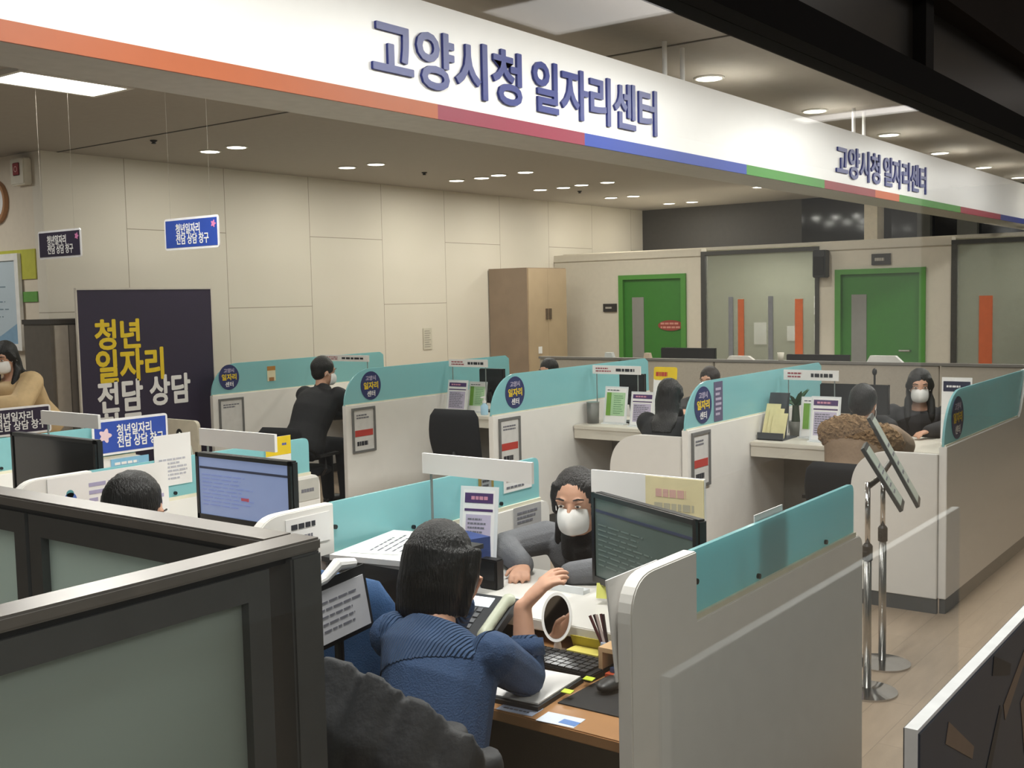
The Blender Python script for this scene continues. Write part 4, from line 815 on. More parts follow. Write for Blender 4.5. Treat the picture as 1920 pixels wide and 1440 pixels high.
def person(name_loc, label, J, f, coat, vox=.012, s=.95, hair='short', hairmat=None, mask=True, trousers='#23252b', coat_pad=.014, hands=(None, None), coat_bump=None, sleeve=(1., 1.), collar=None, extra=None, legs=True):
    """J holds joints in room coordinates; f the way the face looks; one continuous body, clothing and hair as its parts"""
    root = thing('person', label, 'person', name_loc, 'people in the office')
    g = {k: V(v) for k, v in J.items()}
    sd = (g['shL']-g['shR']).normalized(); hf, hl, hu = ortho(f); hc = g['head']
    spine = (g['neck']-g['pel']).normalized(); fwd = sd.cross(spine).normalized()
    shc = (g['shL']+g['shR'])/2; hw = (g['shL']-g['shR']).length/2
    def torso(mb, p, low=-.02):
        a = [(g['pel']-spine*.07*s, .15*s, .11*s), (g['pel'], .165*s, .125*s), (g['pel'].lerp(g['chest'], .5), .135*s, .105*s), (g['chest'], max(.14*s, hw*.92), .115*s), (g['chest'].lerp(shc, .75), hw*1.0, .10*s), (shc+spine*.015*s, hw*.86, .075*s), (shc.lerp(g['neck'], .55)+spine*.012*s, hw*.45, .058*s)]
        mb.loft([(c - fwd*.0, sd*(x+p), fwd*(y+p)) for c, x, y in a], 18)
    def arm(mb, S_, p, frac=1.):
        sh, el, wr = g['sh'+S_], g['el'+S_], g['wr'+S_]; w2 = el.lerp(wr, frac)
        mb.cap(sh, el, .050*s+p, .040*s+p); mb.cap(el, w2, .040*s+p, (.040-.014*frac)*s+p*.9)
    def leg(mb, S_, p):
        hp = g['pel'] + sd*(.085*s if S_ == 'L' else -.085*s)
        mb.cap(hp, g['kn'+S_], .082*s+p, .056*s+p); mb.cap(g['kn'+S_], g['an'+S_], .056*s+p, .038*s+p)
    # body
    b = MB(); torso(b, 0)
    b.cap(g['neck'] - spine*.05*s, hc - hu*.05*s - hf*.012*s, .052*s, .050*s)
    b.ell(hc + hu*.022*s - hf*.008*s, hf*.095*s, hl*.075*s, hu*.092*s); b.ell(hc - hu*.045*s + hf*.018*s, hf*.072*s, hl*.060*s, hu*.075*s); b.ell(hc - hu*.098*s + hf*.052*s, hf*.028*s, hl*.028*s, hu*.022*s, 10, 6)
    b.cap(hc + hf*.086*s + hu*.004*s, hc + hf*.099*s - hu*.030*s, .008*s, .0125*s, 10)
    for q in (-1, 1):
        b.ell(hc + hl*q*.076*s - hu*.012*s - hf*.008*s, hf*.018*s, hl*.008*s, hu*.030*s, 10, 6); b.ell(hc + hl*q*.034*s + hf*.083*s + hu*.024*s, hf*.012*s, hl*.024*s, hu*.008*s, 8, 5)
    for i, S_ in enumerate('LR'):
        arm(b, S_, 0)
        h_ = hands[i] or {}
        d = V(h_.get('d', g['wr'+S_]-g['el'+S_])); hand(b, g['wr'+S_], d, h_.get('n', Z_), h_.get('t', sd*(-1 if S_ == 'L' else 1)), s*h_.get('k', .97), h_.get('curl', .45), .22)
        if legs:
            leg(b, S_, 0); fo = V((fwd.x, fwd.y, 0)).normalized()
            b.ell(g['an'+S_] + fo*.07*s - Z_*.03*s, fo*.13*s, fo.cross(Z_)*.045*s, Z_*.04*s)
    body = build('body', blob(b, vox), SKIN, root, smooth=True)
    # eyes, brows
    for q in (-1, 1):
        c = hc + hl*q*.0315*s + hf*.0845*s + hu*.004*s
        e = build('eye', MB().ell(c, hf*.006*s, hl*.0122*s, hu*.0046*s, 12, 8), mat('eye_white', '#d9d4cc', .3), root, smooth=True)
        build('iris', MB().ell(c + hf*.0040*s, hf*.0035*s, hl*.0062*s, hu*.0046*s, 10, 6), mat('dark_iris', '#1d130e', .2), e, smooth=True)
        build('eyebrow', MB().tube([hc + hl*q*.017*s + hf*.096*s + hu*.029*s, hc + hl*q*.036*s + hf*.092*s + hu*.034*s, hc + hl*q*.054*s + hf*.080*s + hu*.029*s], [.003*s, .0035*s, .002*s], 6), hairmat or HAIR, root)
    # clothing
    c_ = MB(); torso(c_, coat_pad)
    for i, S_ in enumerate('LR'): arm(c_, S_, coat_pad, sleeve[i]*.97)
    if collar: c_.loft([(shc.lerp(g['neck'], .35), sd*.085*s, fwd*.075*s), (g['neck']+spine*.035*s, sd*collar*s, fwd*collar*s), (g['neck']+spine*.05*s, sd*collar*.8*s, fwd*collar*.8*s)], 16)
    top_mb = blob(c_, vox); build('top', top_mb, coat, root, smooth=True)
    if legs:
        tr = MB(); tr.loft([(g['pel']-spine*.09*s, sd*.15*s, fwd*.12*s), (g['pel']-spine*.02*s, sd*.172*s, fwd*.132*s), (g['pel']+spine*.07*s, sd*.15*s, fwd*.115*s)], 18)
        for S_ in 'LR': leg(tr, S_, .012)
        build('trousers', blob(tr, max(vox, .012)), mat('cloth'+trousers, trousers, .85), root, smooth=True)
        for S_ in 'LR':
            fo = V((fwd.x, fwd.y, 0)).normalized(); build('shoe', blob(MB().ell(g['an'+S_] + fo*.07*s - Z_*.03*s, fo*.14*s, fo.cross(Z_)*.052*s, Z_*.045*s).cap(g['an'+S_], g['an'+S_]-Z_*.02, .045*s, .05*s), .012), BLACK, root, smooth=True)
    # hair
    h = MB(); hm = hairmat or HAIR
    h.ell(hc + hu*.032*s - hf*.018*s, hf*.100*s, hl*.086*s, hu*.098*s, 20, 12)
    if hair == 'short': h.ell(hc - hf*.045*s - hu*.005*s, hf*.062*s, hl*.080*s, hu*.075*s)
    if hair == 'bob':
        h.loft([(hc + hu*.05*s - hf*.02*s, hl*.092*s, hf*.098*s), (hc - hf*.028*s, hl*.102*s, hf*.088*s), (hc - hu*.06*s - hf*.032*s, hl*.106*s, hf*.082*s), (hc - hu*.12*s - hf*.034*s, hl*.100*s, hf*.074*s), (hc - hu*.145*s - hf*.034*s, hl*.088*s, hf*.062*s)], 24)
        for q in (-1, 1): h.tube([hc + hl*q*.074*s + hf*.036*s + hu*.06*s, hc + hl*q*.090*s + hf*.026*s - hu*.02*s, hc + hl*q*.086*s + hf*.016*s - hu*.125*s], [.026*s, .026*s, .016*s], 10)
    if hair == 'tied':
        h.v = []; h.f = []
        h.ell(hc + hu*.034*s - hf*.0195*s, hf*.097*s, hl*.084*s, hu*.094*s, 20, 12); h.ell(hc - hf*.055*s - hu*.02*s, hf*.055*s, hl*.078*s, hu*.07*s)
        h.tube([hc - hf*.06*s - hu*.03*s - hl*.03*s, hc - hf*.075*s - hu*.09*s - hl*.06*s, shc - sd*.088*s + fwd*.05*s + Z_*.035, g['chest'].lerp(shc, .3) - sd*.095*s + fwd*.12*s], [.05*s, .046*s, .040*s, .022*s], 12)
        for q in (-1, 1): h.tube([hc + hl*q*.06*s + hf*.035*s + hu*.075*s, hc + hl*q*.080*s + hf*.012*s + hu*.02*s, hc + hl*q*.080*s - hf*.015*s - hu*.05*s], [.018*s, .018*s, .016*s], 10)
    if hair == 'long':
        h.loft([(hc + hu*.03*s - hf*.03*s, hl*.088*s, hf*.080*s), (hc - hu*.05*s - hf*.045*s, hl*.092*s, hf*.062*s), (g['neck'] - fwd*.055*s, sd*.092*s, fwd*.045*s), (g['chest'].lerp(shc, .7) - fwd*.125*s, sd*.10*s, fwd*.03*s), (g['chest'] - fwd*.135*s, sd*.075*s, fwd*.02*s)], 20)
        for q in (-1, 1): h.tube([hc + hl*q*.060*s + hf*.040*s + hu*.070*s, hc + hl*q*.084*s + hf*.016*s + hu*.0*s, hc + hl*q*.080*s + hf*.002*s - hu*.10*s, shc + sd*q*.080*s + fwd*.075*s, g['chest'] + sd*q*.075*s + fwd*.125*s], [.018*s, .022*s, .027*s, .030*s, .012*s], 10)
    hb = blob(h, max(vox*.8, .006))
    for v in hb.v:
        a = math.atan2((v-hc).dot(hl), (v-hc).dot(hf)); k = .0010*math.sin(a*46 + 3*noise.noise(v*14)) + .003*noise.noise(v*16); v += (v-hc).normalized()*k
    build('hair', hb, hm, root, smooth=True)
    if mask:
        vs = []; fs = []; nu, nv = 18, 12
        for L_ in (1., .965):
            for j in range(nv+1):
                vv = R(-66 + 130*j/nv)
                for i in range(nu+1):
                    uu = R(-78 + 156*i/nu); bul = 1 + .20*max(0, math.cos(uu))**8*math.cos(vv)
                    vs.append(hc - hu*.056*s + hf*.028*s + (hf*.077*s*math.cos(uu)*bul + hl*.063*s*math.sin(uu))*math.cos(vv)**.36*L_ + hu*.055*s*math.sin(vv)*L_)
        W_ = nu+1; K = W_*(nv+1)
        for L_ in (0, 1):
            for j in range(nv):
                for i in range(nu): q = L_*K + j*W_ + i; fs.append((q, q+1, q+W_+1, q+W_))
        for i in range(nu): fs.append((i, i+1, K+i+1, K+i)); q = nv*W_+i; fs.append((q, q+1, K+q+1, K+q))
        for j in range(nv): q = j*W_; fs.append((q, q+W_, K+q+W_, K+q)); q += nu; fs.append((q, q+W_, K+q+W_, K+q))
        mk = build('face_mask', MB().add(vs, fs), MASKW, root, smooth=True)
        for q in (-1, 1): build('ear_loop', MB().tube([hc - hu*.03*s + hf*.03*s + hl*q*.068*s, hc - hu*.005*s + hl*q*.080*s - hf*.005*s, hc - hu*.035*s + hl*q*.082*s - hf*.02*s], .0016, 6), MASKW, mk)
    if extra: extra(root, g, dict(hf=hf, hl=hl, hu=hu, hc=hc, sd=sd, fwd=fwd, spine=spine, shc=shc, s=s, top=top_mb))
    return root
def seated(x, y, yaw, z_top, lean=.12, s=.92, arms='desk', desk=.76, reach=.34, turn=0., hw=.165, pitch=-.1, seat=.47, shift=0.):
    """joints of someone on a chair: x, y = head position in plan"""
    F = V((math.cos(yaw), math.sin(yaw), 0)); L_ = V((-F.y, F.x, 0)); hc = V((x, y, z_top - .125*s))
    nk = hc - Z_*.155*s - F*.03*s; pel = V((x, y, seat+.10)) - F*(lean+.10)
    ch = pel.lerp(nk, .62) - F*.01; shc = nk - Z_*.045*s - F*.01
    J = dict(head=hc, neck=nk, pel=pel, chest=ch, shL=shc+L_*hw, shR=shc-L_*hw)
    for q, S_ in ((1, 'L'), (-1, 'R')):
        if arms == 'desk':
            J['wr'+S_] = V((x, y, desk+.02)) + F*(reach+.02*q) + L_*q*.07; J['el'+S_] = (J['sh'+S_] + J['wr'+S_])/2 + L_*q*.06 - Z_*.11 - F*.02
            J['el'+S_].z = max(J['el'+S_].z, desk+.045)
        else:
            J['el'+S_] = J['sh'+S_] - Z_*.26*s + L_*q*.03 + F*.03; J['wr'+S_] = J['el'+S_] + F*.22*s - L_*q*.06 - Z_*.03
        J['kn'+S_] = pel + F*.40*s + L_*q*.09 - Z_*.04; J['an'+S_] = V((J['kn'+S_].x, J['kn'+S_].y, .085)) + F*.03
    f = V((math.cos(yaw+turn), math.sin(yaw+turn), pitch))
    return J, f
KNIT = mat('navy_knit', '#2e4669', .85, bump=.35, bscale=240, var=.08)
YOKE = mat('ribbed_navy_knit', '#324c70', .85, bump=.8, bscale=36, wave='Y', var=.08)
# the worker in blue: elbows on the desk, right forearm up
J1 = dict(head=(2.015,1.735,1.055), neck=(1.955,1.70,.95), pel=(1.70,1.53,.58), chest=(1.86,1.625,.83), shL=(1.90,1.80,.90), shR=(1.925,1.515,.895),
          elR=(2.13,1.572,.775), wrR=(2.165,1.605,.935), elL=(2.17,1.90,.775), wrL=(2.135,1.775,.925), knL=(2.02,1.70,.53), knR=(2.02,1.47,.53), anL=(2.06,1.72,.085), anR=(2.06,1.45,.085))
def p1x(root, g, k):
    s = k['s']; t_ = k['top']; shc, sd, sp = k['shc'], k['sd'], k['spine']; mb = MB(); ids = {}
    cen = sum(t_.v, V((0,0,0)))/len(t_.v)
    nrm = [V((0,0,0)) for _ in t_.v]
    for f in t_.f:
        n_ = (t_.v[f[1]]-t_.v[f[0]]).cross(t_.v[f[2]]-t_.v[f[0]])
        for i in f: nrm[i] += n_
    def inside(v): h_ = (v-shc).dot(sp); l_ = abs((v-shc).dot(sd)); return h_ > -.075 and l_ < .135 + .25*max(0, h_)
    fs = [f for f in t_.f if all(inside(t_.v[i]) for i in f)]
    us = sorted({i for f in fs for i in f}); ids = {i: n for n, i in enumerate(us)}; sgn = 1
    out = [t_.v[i] + nrm[i].normalized()*.0022 for i in us]
    mb.add(out, [tuple(ids[i] for i in f) for f in fs])
    build('ribbed_yoke', mb, YOKE, root, smooth=True)
    e = g['elR'].lerp(g['wrR'], .42); build('sleeve_cuff', MB().tube([e-(g['wrR']-g['elR']).normalized()*.02, e+(g['wrR']-g['elR']).normalized()*.022], [.051, .047], 18), KNIT, root, smooth=True)
person((1.72, 1.55, 0), 'person in a navy ribbed sweater seen from behind, right elbow on the desk', J1, (.93, -.10, -.22), KNIT, vox=.005, s=.88, hair='bob', mask=False, coat_pad=.014, sleeve=(1., .42), trousers='#15161a',
       hands=({'d': (-.06,-.40,.90), 'n': (.8,.2,.3), 't': (-.3,.9,.1), 'curl': .30}, {'d': (.42,-.50,.68), 'n': (-.42,.30,.80), 't': (.7,.6,-.1), 'curl': .36, 'k': 1.12}), extra=p1x)
# masked visitor in the grey coat
GREYC = mat('grey_wool_coat', '#6b6c70', .9, bump=.35, bscale=200, var=.1)
J2 = dict(head=(3.05,2.03,1.02), neck=(3.11,2.05,.90), pel=(3.36,2.02,.55), chest=(3.24,2.05,.75), shR=(3.16,2.225,.855), shL=(3.18,1.885,.85), elR=(2.99,2.29,.845), wrR=(2.885,2.13,.822), elL=(2.98,1.80,.835), wrL=(2.875,1.945,.822), knL=(3.02,1.93,.53), knR=(3.02,2.12,.53), anL=(3.06,1.93,.085), anR=(3.06,2.12,.085))
def p2x(root, g, k):
    s = k['s']; build('scarf', blob(MB().loft([(k['shc'].lerp(g['neck'], .2)+k['fwd']*.03, k['sd']*.085, k['fwd']*.085), (g['neck']+k['spine']*.01, k['sd']*.07, k['fwd']*.07), (g['neck']+k['spine']*.03, k['sd']*.058, k['fwd']*.058)], 16).tube([g['neck']+k['fwd']*.06+k['sd']*.03, g['chest']+k['fwd']*.13+k['sd']*.03, g['chest']+k['fwd']*.15-k['spine']*.1+k['sd']*.02], [.035, .035, .025]), .01), mat('dark_scarf', '#221f20', .9, bump=.3, bscale=150), root, smooth=True)
person((3.36, 2.02, 0), 'person in a grey coat and white mask with hands together on the counter', J2, (-.93, -.30, -.10), GREYC, vox=.005, s=.90, hair='tied', hairmat=mat('dark_brown_hair', '#17110f', .42, var=.2, scale=40, bump=.6, bscale=240, strands=True, spec=.45), coat_pad=.016, trousers='#1c1d22',
       hands=({'d': (-.85,.45,-.05), 'n': Z_, 't': (-.5,-1,0) , 'curl': .55}, {'d': (-.85,-.45,-.05), 'n': Z_, 't': (-.5,1,0), 'curl': .55}), extra=p2x)
BC = mat('black_padded_coat', '#15161a', .75, bump=.25, bscale=40)
J, f = seated(6.26, 6.60, R(8), 1.265, lean=.20, s=.98, desk=.74, reach=.40, turn=.35)
person((5.98, 6.78, 0), 'person in a black coat with short black hair seated between the two left dividers', J, (.86, -.32, -.12), BC, s=.98, coat_pad=.035, collar=.075)
J, f = seated(6.32, 3.46, R(12), 1.165, lean=.06, s=.88, desk=.74, reach=.34, turn=-.2, hw=.145)
person((6.22, 3.44, 0), 'person with long black hair seen from behind at the metal cup counter', J, f, BC, s=.88, hair='long', coat_pad=.03)
FUR = mat('brown_fur', '#8f7353', .95, var=.25, scale=60, bump=1., bscale=120); OLV = mat('brown_parka', '#8a7561', .85, bump=.3, bscale=60, var=.1)
def p5x(root, g, k):
    c = k['shc'].lerp(g['neck'], .3); mb = MB(); rd = random.Random(9)
    n = 26
    for i in range(n):
        a = 2*PI*i/n; p = c + k['sd']*.185*math.cos(a) + k['fwd']*(.12*math.sin(a)-.02) + Z_*(.01-.035*abs(math.cos(a)))
        mb.ell(p - Z_*.01, k['sd']*rd.uniform(.065,.08), k['fwd']*rd.uniform(.06,.075), Z_*rd.uniform(.06,.075), 10, 6)
    mb.ell(c - k['fwd']*.135 - Z_*.055, k['sd']*.215, k['fwd']*.08, Z_*.115, 18, 10)
    b_ = blob(mb, .01)
    for v in b_.v: v += V((noise.noise(v*60), noise.noise(v*60+V((7,1,3))), noise.noise(v*60+V((2,9,5)))))*.016
    build('fur_collar', b_, FUR, root, smooth=False)
J, f = seated(6.44, 2.235, R(-3), 1.155, lean=.10, s=.95, desk=.74, reach=.36, hw=.165)
person((6.2, 2.22, 0), 'person in a brown parka with a thick fur collar, seen from behind', J, f, OLV, s=.95, coat_pad=.042, extra=p5x)
DK = mat('charcoal_hooded_top', '#2b2a2c', .85, bump=.2, bscale=80)
J, f = seated(7.74, 2.30, PI+R(18), 1.16, lean=.04, s=.95, desk=.74, reach=.36, hw=.175)
J['wrR'] = V((7.38, 2.37, .80)); J['elR'] = V((7.58, 2.52, .80)); J['wrL'] = V((7.42, 2.15, .77)); J['elL'] = V((7.66, 2.06, .79))
person((7.8, 2.29, 0), 'person in a charcoal top with long dark hair facing us at far right', J, (-.93, -.34, -.12), DK, s=.95, hair='long', coat_pad=.02, hands=(None, {'d': (-.5,-.3,-.75), 'n': (-.8,0,.5), 't': (0,-1,.2), 'curl': .5}))
J, f = seated(8.13, 5.68, PI, 1.158, lean=.05, s=.95, desk=.74); person((8.18, 5.68, 0), 'person whose dark hair top shows behind the middle divider, left of the cupboard base', J, f, DK, s=.95)
J, f = seated(8.35, 4.20, PI, 1.10, lean=.05, s=.95, desk=.74); person((8.4, 4.2, 0), 'person whose dark brown hair top shows above the purple strip sticker', J, f, DK, s=.95, hairmat=mat('brown_black_hair', '#241a16', .42, var=.2, bump=.6, bscale=240, strands=True, spec=.45))
# bowed head behind the grey partition
J, f = seated(1.80, 2.675, R(-8), 1.255, lean=.12, s=.95, desk=.75, reach=.36, pitch=-.35)
person((1.7, 2.66, 0), 'person with short black hair behind the grey partition, only the head visible', J, (.9, -.30, -.42), mat('grey_knit', '#4f5257', .9), s=.84, hair='short', mask=False, hairmat=mat('soft_black_hair', '#120f0e', .42, var=.2, bump=.6, bscale=240, strands=True, spec=.45))
# visitor in the beige padded coat leaning at far left
BG = mat('beige_padded_coat', '#cdb083', .7, bump=.5, bscale=14, var=.08)
F7 = V((-.75, -.25, 0)).normalized(); L7 = V((-F7.y, F7.x, 0)); b7 = V((4.42, 8.13, 0))
J7 = dict(head=b7+Z_*1.335, neck=b7+Z_*1.195-F7*.04, pel=b7+Z_*.80-F7*.32, chest=b7+Z_*1.05-F7*.12, shL=b7+Z_*1.14-F7*.05+L7*.19, shR=b7+Z_*1.14-F7*.05-L7*.19, elL=b7+Z_*.985+F7*.12+L7*.23, elR=b7+Z_*.985+F7*.12-L7*.23, wrL=b7+Z_*.99+F7*.26+L7*.04, wrR=b7+Z_*1.05+F7*.25-L7*.0, knL=b7-F7*.22+L7*.1+Z_*.44, knR=b7-F7*.22-L7*.1+Z_*.44, anL=b7-F7*.32+L7*.1+Z_*.085, anR=b7-F7*.32-L7*.1+Z_*.085)
person((b7.x, b7.y, 0), 'person in a beige padded coat leaning forward at far left', J7, (-.80, -.42, -.25), BG, s=1.0, hair='long', coat_pad=.045)

# ------------------------------------------------------------------ the near desk
z0 = .72
t = thing('keyboard', 'black computer keyboard on the brown desk', 'keyboard', (2.38, 1.66, z0)); kd = V((-.03, -1, 0)).normalized(); ku = V((1, -.03, 0)).normalized(); ko = V((2.375, 1.665, z0))
build('case', MB().obox(ko+Z_*.009, kd*.165, ku*.062, V((0,0,.009))), BLACK, t, bevel=.003)
for r_ in range(5):
    n = 13
    for c_ in range(n):
        p = ko + kd*(-.148+.296*(c_+.5)/n) + ku*(-.046+.023*r_) + Z_*.021
        build('key', MB().obox(p, kd*.0095, ku*.0092, Z_*.003), mat('black_key', '#222327', .5), t)
tag(build('mouse_pad', plate((2.145, 1.49, z0), V((.02,-1,0)), V((1,0,0)), .25, .21, .003), mat('black_pad', '#121214', .8)), 'black mouse pad at the right end of the brown desk', 'mouse pad')
t = thing('computer_mouse', 'black computer mouse on the pad right of the keyboard', 'mouse', (2.29, 1.43, z0+.0032))
build('shell', MB().ell((2.29, 1.43, z0+.018), (.05,0,0), (0,.028,0), (0,0,.016)), BLACK, t, smooth=True); build('scroll_wheel', MB().ell((2.315, 1.43, z0+.032), (.009,0,0), (0,.003,0), (0,0,.006), 10, 6), METAL, t)
cb = MB(); cb.tube([(2.20, 1.285+.028*math.cos(a), z0+.006+.0) if False else (2.20+.022*math.sin(a), 1.285+.028*math.cos(a), z0+.007) for a in [2*PI*i/18 for i in range(17)]], .0035, 8)
tag(build('white_cable', cb, PAPER, smooth=True), 'white cable loop on the mouse pad by the divider', 'cable')
def sheets(name, label, c, ang, w_, l_, h, m_, pr=None, cat='paper', tilt=0.):
    r = V((math.cos(ang), math.sin(ang), 0)); u = V((-math.sin(ang), math.cos(ang), tilt)).normalized(); O = V(c)-r*w_/2-u*l_/2
    o = tag(build(name, plate(O, r, u, w_, l_, h), m_), label, cat)
    if pr: build('print', marks(O+r*w_*.12+u*l_*.12+r.cross(u)*h, r, u, w_*.76, l_*.7, pr, 4, .0006, .3), INK, o)
    return o
sheets('open_file', 'open white document file under the elbow on the brown desk', (2.185, 1.60, z0+.012), R(-85), .17, .215, .004, PAPER)
sheets('file_cover', 'dark folder lying below the open white document file', (2.18, 1.60, z0), R(-85), .185, .23, .011, mat('dark_folder', '#26272b', .5), None, 'folder')
for (x, y, l) in ((2.29, 1.493, 'yellow-green page flag at the upper corner of the open file'), (2.185, 1.488, 'yellow-green page flag at the lower corner of the open file')):
    tag(build('page_flag', MB().obox((x, y, z0+.0185), (.012,.002,0), (.0,.014,0), (0,0,.001)), mat('lime_flag', '#cfe23a', .5)), l, 'page flag')
sheets('contact_card', 'blue and white printed card under the desk edge near the file', (2.065, 1.545, z0), R(-85), .10, .055, .001, mat('pale_blue_card', '#b7c3dd', .5), 2, 'card')
o = sheets('contact_card', 'white card with a blue block on the front edge of the brown desk', (2.062, 1.425, z0), R(-85), .10, .06, .001, mat('white_blue_card', '#d3dbe6', .5), None, 'card')
build('blue_block', plate((2.045, 1.42, z0+.001), (0,-1,0), (1,0,0), .045, .025, .0006), mat('card_blue', '#5f86c4', .5), o)
# phone
t = thing('desk_phone', 'dark desk phone with lit display beside the worker in blue', 'phone', (2.45, 1.96, z0)); pr = V((.12,-.99,0)).normalized(); pu = V((.9, .11, .42)).normalized(); pn = pr.cross(pu); po = V((2.435, 1.96, z0+.06))
build('phone_body', MB().obox(po, pr*.085, pu*.095, pn*.012).prism([po-pr*.07+pu*.09-pn*.01, po+pr*.07+pu*.09-pn*.01, V((2.535, 1.90, z0)), V((2.515, 2.03, z0))], pu*-.02), mat('dark_grey_phone', '#3a3c40', .45), t)
build('display', MB().obox(po+pu*.062-pr*.028+pn*.0125, pr*.040, pu*.020, pn*.001), mat('phone_display', '#e8eef0', .3, emit='#e6eef2', estr=1.1), t)
for i in range(4):
    for j in range(3): build('phone_button', MB().obox(po+pu*(.025-.024*i)+pr*(-.052+.022*j)+pn*.013, pr*.008, pu*.008, pn*.003), mat('phone_key', '#6a6c70', .5), t)
build('handset', blob(MB().cap(po+pr*.062+pu*.075+pn*.024, po+pr*.062-pu*.075+pn*.024, .017, .017).ell(po+pr*.062+pu*.075+pn*.018, pr*.023, pu*.025, pn*.018).ell(po+pr*.062-pu*.075+pn*.018, pr*.023, pu*.025, pn*.018), .006), mat('pale_handset', '#b9bda9', .4), t, smooth=True)
# mirror, note box, mug, pens, little shelf
t = thing('desk_mirror', 'small oval white framed mirror standing on the brown desk', 'mirror', (2.44, 1.70, z0)); mf = V((-.80, -.42, .42)).normalized(); ms, ml, mu = ortho(mf); mc = V((2.45, 1.70, z0+.105))
build('mirror_frame', MB().prism([mc + ml*.042*math.cos(a) + mu*.068*math.sin(a) for a in [2*PI*i/32 for i in range(32)]], mf*-.01), PAPER, t)
build('mirror_glass', MB().prism([mc + ml*.035*math.cos(a) + mu*.059*math.sin(a) for a in [2*PI*i/32 for i in range(32)]], mf*.001), mat('mirror_silver', '#d8d8d8', .03, 1., var=0), t)
build('foot', MB().lathe((2.455, 1.702, z0), [(.036, 0), (.036, .006), (.012, .014), (.008, .04)], 20), mat('pinkish_base', '#d9c3b4', .4), t, smooth=True)
t = thing('note_box', 'yellow sticky note box open on the brown desk behind the keyboard', 'box', (2.47, 1.60, z0)); NY = mat('yellow_note', '#ddd06a', .6)
build('box_tray', MB().box(2.435, 2.495, 1.56, 1.66, z0, z0+.025), NY, t); build('box_lid', MB().prism([(2.495, 1.575, z0+.0), (2.50, 1.575, z0+.0), (2.475, 1.575, z0+.055), (2.47, 1.575, z0+.055)], (0,.095,0)), mat('dark_yellow_note', '#b3a437', .6), t)
t = thing('mug', 'cream ceramic mug standing on the little wooden desk shelf', 'mug', (2.47, 1.480, z0+.075)); 
build('mug_body', MB().lathe((2.47, 1.480, z0+.075), [(.028, 0), (.034, .008), (.036, .085), (.033, .085), (.030, .012)], 28), mat('cream_ceramic', '#dccabb', .3), t, smooth=True)
build('mug_handle', MB().tube([(2.445, 1.450, z0+.145), (2.43, 1.433, z0+.14), (2.43, 1.431, z0+.11), (2.447, 1.450, z0+.095)], .006), mat('cream_ceramic', '#dccabb', .3), t)
t = thing('desk_shelf', 'little pale wooden desk shelf beside the divider holding papers', 'shelf', (2.42, 1.41, z0)); WO = mat('pale_pine', '#cda97f', .5, var=.1, scale=8)
build('shelf_board', MB().box(2.37, 2.496, 1.235, 1.515, z0+.063, z0+.075), WO, t); build('side_board', MB().box(2.37, 2.496, 1.503, 1.515, z0, z0+.063), WO, t); build('side_board', MB().box(2.37, 2.496, 1.235, 1.247, z0, z0+.063), WO, t); build('back_board', MB().box(2.486, 2.496, 1.247, 1.503, z0, z0+.063), WO, t)
for i, (hx, l) in enumerate((('c2512f', 'red-orange booklet at the bottom inside the little wooden shelf'), ('39507a', 'blue booklet in the middle inside the little wooden shelf'), ('cfd0d2', 'pale grey papers on top inside the little wooden shelf'))):
    tag(build('booklet', MB().box(2.36+.012*i, 2.48, 1.26+.01*i, 1.49-.008*i, z0+.001+.013*i, z0+.0125+.013*i), mat('booklet'+hx, '#'+hx, .6)), l, 'booklet')
t = thing('pen_holder', 'grey-blue cloth pen stand with dark pens beside the cream mug', 'pen holder', (2.44, 1.54, z0))
build('holder_body', MB().loft([((2.44, 1.543, z0), (.018,0,0), (0,.014,0)), ((2.455, 1.545, z0+.06), (.016,0,0), (0,.013,0))], 14), mat('blue_grey_cloth', '#9aa3b3', .7), t)
for i in range(5):
    p = V((2.452+.006*(i % 2), 1.538+.004*i, z0+.05)); d = V((.25-.06*i, .32+.05*i, 1)).normalized(); build('pen', MB().tube([p, p+d*.085], .0042, 8), mat('pen%d' % (i % 3), ('#2a1a1c', '#512a2e', '#b9a9a5')[i % 3], .4), t)
sheets('pink_notepad', 'small pink edged note pad in front of the pen stand', (2.415, 1.555, z0), R(-80), .045, .035, .010, mat('pink_pad', '#d79aa8', .6), None, 'note pad')
# on the counter
zc = .79
t = thing('card_holder', 'white card holder on the counter before the masked visitor', 'card holder', (2.80, 1.89, zc)); build('tray', MB().box(2.785, 2.82, 1.83, 1.95, zc, zc+.012), mat('clear_white', '#dfe3e6', .2), t); build('lip', MB().box(2.782, 2.786, 1.83, 1.95, zc, zc+.022), mat('clear_white', '#dfe3e6', .2), t)
tag(build('rubber_stamp', MB().lathe((2.60, 1.80, zc), [(.02, 0), (.022, .012), (.014, .018), (.016, .022)], 16), mat('dark_stamp', '#4d463c', .5), smooth=True), 'small dark round stamp near the front edge of the white counter', 'stamp')
t = thing('desk_calendar_box', 'small black upright box on the counter beside the worker\'s head', 'box', (2.70, 2.12, zc)); build('case', MB().box(2.68, 2.72, 2.085, 2.155, zc, zc+.095), BLACK, t, bevel=.004); build('face', MB().box(2.677, 2.681, 2.092, 2.148, zc+.03, zc+.088), mat('dark_face', '#26282b', .2), t)
tag(build('sticky_note', plate((2.715, 1.74, zc+.02), V((.3,-1,0)), V((.25,.1,1)), .035, .045, .001), mat('pale_yellow_note', '#dfe07a', .6)), 'pale yellow sticky note at the foot of the dull green monitor', 'note')
